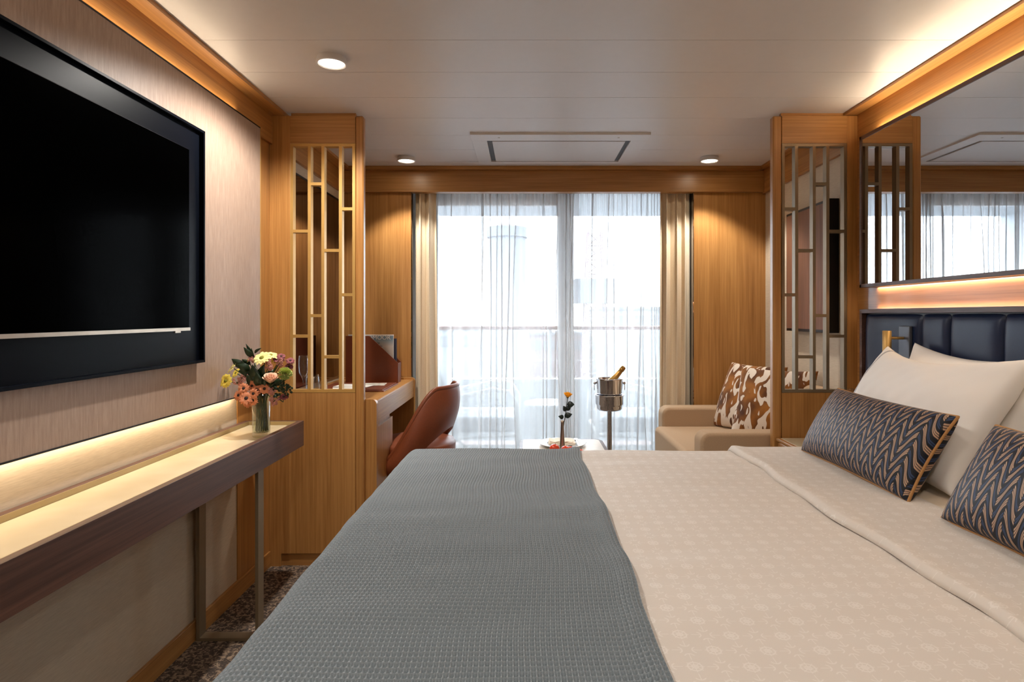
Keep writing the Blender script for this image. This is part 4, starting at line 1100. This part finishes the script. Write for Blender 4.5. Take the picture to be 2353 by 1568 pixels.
MB().prism(poly, 'Y', 2.905, 3.845).o('backrest', M['sofa'], sf, bevel=0.02, segs=4)
for x in (0.90, 1.48):
    for y in (2.95, 3.80): MB().lathe([(0.014, 0), (0.02, 0.08)], (x, y, 0), 14).o('leg', M['dark'], sf)
def scatter(label, c, yaw, lean, w_, seed):
    t = thing('scatter_cushion', label, 'cushion', (c[0], c[1], 0.505), 'ochre print sofa cushions')
    u = Vector((math.sin(yaw), -math.cos(yaw), 0)); side = Vector((math.cos(yaw), math.sin(yaw), 0))
    v = (Vector((0, 0, 1))*math.cos(lean)+side*math.sin(lean)).normalized()
    soft('cover', M['print'], t, Vector(c), u, v, w_, w_, 0.15, seed=seed, pinch=0.06, power=0.40, wr=0.004)
scatter('ochre and white print cushion at the back of the sofa, nearer the window', (1.335, 3.60, 0.695), 0.45, 0.42, 0.43, 41)
scatter('ochre and white print cushion in front, against the near sofa arm', (1.36, 3.30, 0.69), 0.75, 0.35, 0.43, 47)

pc = thing('picture', 'brown picture in a deep black frame on the wall above the sofa', 'picture', (1.55, 3.25, 1.44))
MB().box(1.523, 1.571, 3.005, 3.50, 1.10, 1.775).o('frame', M['dark'], pc, bevel=0.001)
MB().box(1.518, 1.5235, 3.02, 3.485, 1.115, 1.76).o('artwork', M['picwood'], pc)

# ------------------------------------------------------------------ vase of flowers on the console
vx, vy, vz = -1.028, 2.34, 0.7162
vs_ = thing('flower_vase', 'clear glass cylinder vase on the marble console top', 'vase', (vx, vy, vz))
MB().lathe([(0, 0.001), (0.031, 0.001), (0.033, 0.004), (0.0335, 0.168), (0.0315, 0.168), (0.031, 0.020), (0.028, 0.018), (0, 0.018)], (vx, vy, vz), 48).o('glass', M['vaseglass'], vs_, smooth=True)
MB().lathe([(0, 0.0185), (0.0305, 0.0185), (0.0307, 0.125), (0, 0.125)], (vx, vy, vz), 40).o('water', M['water'], vs_, smooth=False)
def inner(seed):
    r = random.Random(seed); a = r.uniform(0, 6.28); q = r.uniform(0.010, 0.027)
    return Vector((vx+q*math.cos(a), vy+q*math.sin(a), vz+0.022)), Vector((vx+0.9*q*math.cos(a+1.3), vy+0.9*q*math.sin(a+1.3), vz+0.165))
def daisy(name, label, cat, px, py, dy, rad, axis, mp, mc, group, npet=15, wid=0.26, seed=0, centre=0.26, layers=2):
    c = P3(px, py, vy+dy); axis = Vector(axis).normalized(); R = axis.to_track_quat('Z', 'Y').to_matrix(); r = random.Random(seed)
    b, m_ = inner(seed)
    t = thing(name, label, cat, tuple(b), group)
    mb = MB()
    for L in range(layers):
        for k in range(npet):
            a = 2*PI*(k+0.5*L)/npet+r.uniform(-0.06, 0.06); ln = rad*(1-0.14*L)*r.uniform(0.9, 1.04); v = []; f = []; n = 6
            dr_ = Vector((math.cos(a), math.sin(a), 0)); sd = Vector((-math.sin(a), math.cos(a), 0)); drop = r.uniform(-0.05, 0.22)
            for i in range(n):
                s_ = i/(n-1); w_ = rad*wid*(0.35+0.65*math.sin(PI*min(0.97, 0.12+0.8*s_)))*(1 if s_ < 0.95 else 0.45)*0.62
                z = rad*(0.16*math.sin(PI*s_*0.8)-drop*s_**2)+0.0015*L
                p = dr_*(ln*(0.12+0.88*s_))
                v += [c+R @ (p-sd*w_+Vector((0, 0, z+0.1*w_))), c+R @ (p+Vector((0, 0, z))), c+R @ (p+sd*w_+Vector((0, 0, z+0.1*w_)))]
            for i in range(n-1):
                q = i*3; f += [(q, q+1, q+4, q+3), (q+1, q+2, q+5, q+4)]
            mb.add(v, f)
    mb.o('petals', mp, t, smooth=True)
    cm = MB().ball((0, 0, 0), rad*centre, 12, 8, (1, 1, 0.55)); cm.v = [tuple(c+R @ (Vector(p)+Vector((0, 0, rad*0.12)))) for p in cm.v]
    cm.o('flower_centre', mc, t, smooth=True)
    q1 = c-axis*0.03
    MB().tube([b, m_, m_*0.45+q1*0.55+Vector((0, 0, 0.012)), q1, c], 0.0018, 6).o('stem', M['stem'], t, smooth=True)
    return t
yl = [(520, 876, -0.04, 0.030, (-0.35, -0.9, 0.25), 'yellow', 'bright yellow daisy at the far left of the bouquet'),
      (535, 846, -0.01, 0.030, (-0.75, -0.35, 0.6), 'pale_yellow', 'pale yellow daisy turned left, above the leftmost daisy'),
      (602, 824, -0.03, 0.034, (-0.05, -0.75, 0.75), 'pale_yellow', 'large pale yellow daisy at the top centre of the bouquet'),
      (622, 818, 0.02, 0.030, (0.2, -0.3, 1.0), 'pale_yellow', 'pale yellow daisy half hidden behind the top centre one'),
      (571, 829, 0.02, 0.018, (-0.3, -0.4, 1), 'yellow', 'small yellow bloom between leaves at the upper left'),
      (635, 829, 0.03, 0.020, (0.1, -0.5, 1), 'yellow', 'small yellow bloom under the burgundy flowers'),
      (543, 858, 0.03, 0.022, (-0.4, -0.5, 0.4), 'yellow', 'yellow bloom half hidden behind the left daisies')]
for i, (px, py, dy, rad, axx, m, lab) in enumerate(yl):
    daisy('daisy', lab, 'flower', px, py, dy, rad, axx, M[m], M['olive'], 'yellow daisies in the bouquet', 14, 0.34, 100+i)
og = [(560, 893, -0.05, 'topmost left coral flower with dark eye'), (549, 909, -0.045, 'leftmost coral flower low in the bouquet'), (566, 916, -0.06, 'largest coral flower at the bottom front'),
      (583, 905, -0.055, 'coral flower at the centre of the low cluster'), (582, 920, -0.05, 'lowest right coral flower above the vase'), (591, 896, -0.04, 'coral flower right of the cluster centre'),
      (608, 894, -0.045, 'rightmost coral flower beside the vase rim'), (580, 887, -0.03, 'small coral flower behind the cluster'), (580, 876, -0.02, 'coral flower highest of the cluster, in shade'), (570, 925, -0.04, 'coral flower hanging lowest over the vase')]
for i, (px, py, dy, lab) in enumerate(og):
    rr = random.Random(i)
    daisy('chrysanthemum', lab, 'flower', px, py, dy, 0.0225 if i != 2 else 0.027, (rr.uniform(-0.35, 0.25), -1, rr.uniform(-0.1, 0.4)), M['orange'], M['browncentre'], 'coral chrysanthemums in the bouquet', 14, 0.26, 200+i, 0.27)
bg_ = [(646, 820, 0.0, 'burgundy flower at the top right of the bouquet'), (667, 830, -0.01, 'burgundy flower at the far right, beside the lattice'), (664, 844, -0.01, 'burgundy flower just below the far right one'),
       (637, 826, 0.02, 'burgundy flower behind the top right ones'), (652, 913, -0.02, 'burgundy flower low on the right of the vase')]
for i, (px, py, dy, lab) in enumerate(bg_):
    daisy('aster', lab, 'flower', px, py, dy, 0.017, (0.3, -0.6, 0.7), M['burgundy'], M['browncentre'], 'burgundy asters in the bouquet', 10, 0.5, 300+i, 0.3)
b_, m_ = inner(401)
rose('rose', 'blush pink rose on the right of the console bouquet', 'rose', P3(622, 880, vy-0.045), Vector((0.15, -0.45, 1)).normalized(), 0.027, M['blush'], tuple(b_), M['stem'], layers=6, closed=0.62)
cn = P3(655, 860, vy-0.03); b_, m_ = inner(402)
ca_ = thing('carnation', 'frilly lime green carnation beside the blush rose', 'flower', tuple(b_)); mb = MB(); rr = random.Random(5)
Rm = Vector((0.5, -0.8, 0.4)).normalized().to_track_quat('Z', 'Y').to_matrix()
for k in range(110):
    ph = rr.uniform(0, 2*PI); el = rr.uniform(0.05, 1.35); d = Rm @ Vector((math.cos(ph)*math.sin(el), math.sin(ph)*math.sin(el), math.cos(el))); R2 = d.to_track_quat('Z', 'Y').to_matrix()
    v = []; f = []
    for i in range(4):
        for j in range(5):
            w_ = 0.003+0.008*i/3; v.append(cn+R2 @ Vector(((j/4-0.5)*2*w_, 0.0026*math.sin(j*2.4+k)*i/3, 0.007+0.019*i/3+0.0014*math.sin(j*3+k)*i/3)))
    for i in range(3):
        for j in range(4): q = i*5+j; f.append((q, q+1, q+6, q+5))
    mb.add(v, f)
mb.o('petals', M['lime'], ca_, smooth=True)
MB().tube([b_, m_, cn-Vector((0, -0.02, 0.02)), cn], 0.0022, 7).o('stem', M['stem'], ca_, smooth=True)
def spray(label, px, py, dy, rad, n, mat, fl, seed, name='filler_sprig', grp='pink filler sprigs in the bouquet', cat='flower sprig'):
    c = P3(px, py, vy+dy); b, m_ = inner(seed); t = thing(name, label, cat, tuple(b), grp); r = random.Random(seed); mb = MB(); st = MB()
    st.tube([b, m_, m_*0.5+c*0.5+Vector((0, 0, 0.01)), c], 0.0014, 6)
    for k in range(n):
        p = c+Vector((r.gauss(0, 1), r.gauss(0, 1), r.gauss(0, 1))).normalized()*rad*r.uniform(0.4, 1); st.tube([c, p], 0.0006, 4)
        for j in range(5):
            a = 2*PI*j/5+k; q = p+Vector((math.cos(a), -0.4, math.sin(a)))*fl*0.8
            mb.ball(tuple(q), fl*0.62, 6, 4, (1, 0.5, 1))
    mb.o('florets', mat, t, smooth=True); st.o('stem', M['stem'], t, smooth=True)
for i, a in enumerate([('pink filler sprig at the upper left of the yellow daisy', 580, 826, 0.0, 0.014, 14), ('pink filler sprig left of the coral cluster', 546, 880, -0.01, 0.020, 18), ('pink filler sprig under the left daisies', 560, 870, -0.02, 0.018, 14),
                       ('pink filler sprig right of the vase rim', 632, 920, -0.03, 0.020, 22), ('pink filler sprig above the vase rim', 625, 900, -0.04, 0.018, 16), ('pink filler sprig between yellow daisy and blush rose', 618, 840, -0.02, 0.018, 18),
                       ('pink filler sprig at the upper right under the asters', 648, 835, 0.0, 0.018, 16)]):
    spray(*a, M['pinkf'] if i % 2 == 0 or i > 2 else M['pinkf'], 0.0042, 500+i)
spray('dark green seed sprig pointing right beside the divider', 658, 897, -0.02, 0.030, 34, M['leaf'], 0.0036, 520, 'seed_sprig', 'green sprigs in the bouquet', 'sprig')
spray('dark green seed sprig below the carnation', 645, 885, 0.0, 0.026, 30, M['leaf'], 0.0036, 521, 'seed_sprig', 'green sprigs in the bouquet', 'sprig')
def foliage(label, seed, leaves):
    b, m_ = inner(seed); t = thing('leaf_stem', label, 'foliage', tuple(b), 'leafy stems in the bouquet')
    c0 = P3(*leaves[0][0], vy+leaves[0][2])
    MB().tube([b, m_, m_*0.5+c0*0.5, c0], 0.002, 6).o('stem', M['stem'], t, smooth=True)
    for (a, bb, dy, w_) in leaves:
        leaf(t, P3(a[0], a[1], vy+dy), P3(bb[0], bb[1], vy+dy-0.02), w_, M['leaf'], FC)
foliage('dark leafy stem rising at the top of the bouquet', 601, [((583, 822), (560, 798), 0.0, 0.011), ((584, 818), (565, 790), 0.01, 0.007), ((585, 812), (601, 800), 0.0, 0.006), ((583, 830), (578, 800), 0.02, 0.010)])
foliage('dark leafy stem spreading left behind the daisies', 602, [((565, 845), (532, 825), 0.0, 0.016), ((575, 850), (545, 838), -0.01, 0.016), ((580, 860), (548, 852), 0.0, 0.014), ((575, 838), (556, 826), 0.02, 0.012)])
foliage('dark leafy stem filling the centre of the bouquet', 603, [((595, 880), (580, 838), -0.015, 0.020), ((600, 880), (606, 838), -0.01, 0.020), ((590, 885), (566, 862), -0.015, 0.018), ((602, 888), (628, 850), 0.0, 0.020), ((600, 890), (590, 855), -0.03, 0.018), ((603, 890), (612, 860), -0.03, 0.016)])
foliage('dark leafy stem leaning right under the rose', 604, [((615, 890), (650, 872), 0.0, 0.016), ((612, 895), (640, 892), -0.01, 0.014), ((610, 886), (635, 880), -0.02, 0.015), ((640, 905), (628, 915), -0.02, 0.009)])
foliage('dark leafy stem behind the coral cluster', 605, [((598, 890), (562, 884), 0.0, 0.016), ((598, 895), (575, 905), 0.0, 0.016), ((600, 895), (606, 915), 0.0, 0.014), ((597, 880), (575, 866), 0.01, 0.016)])
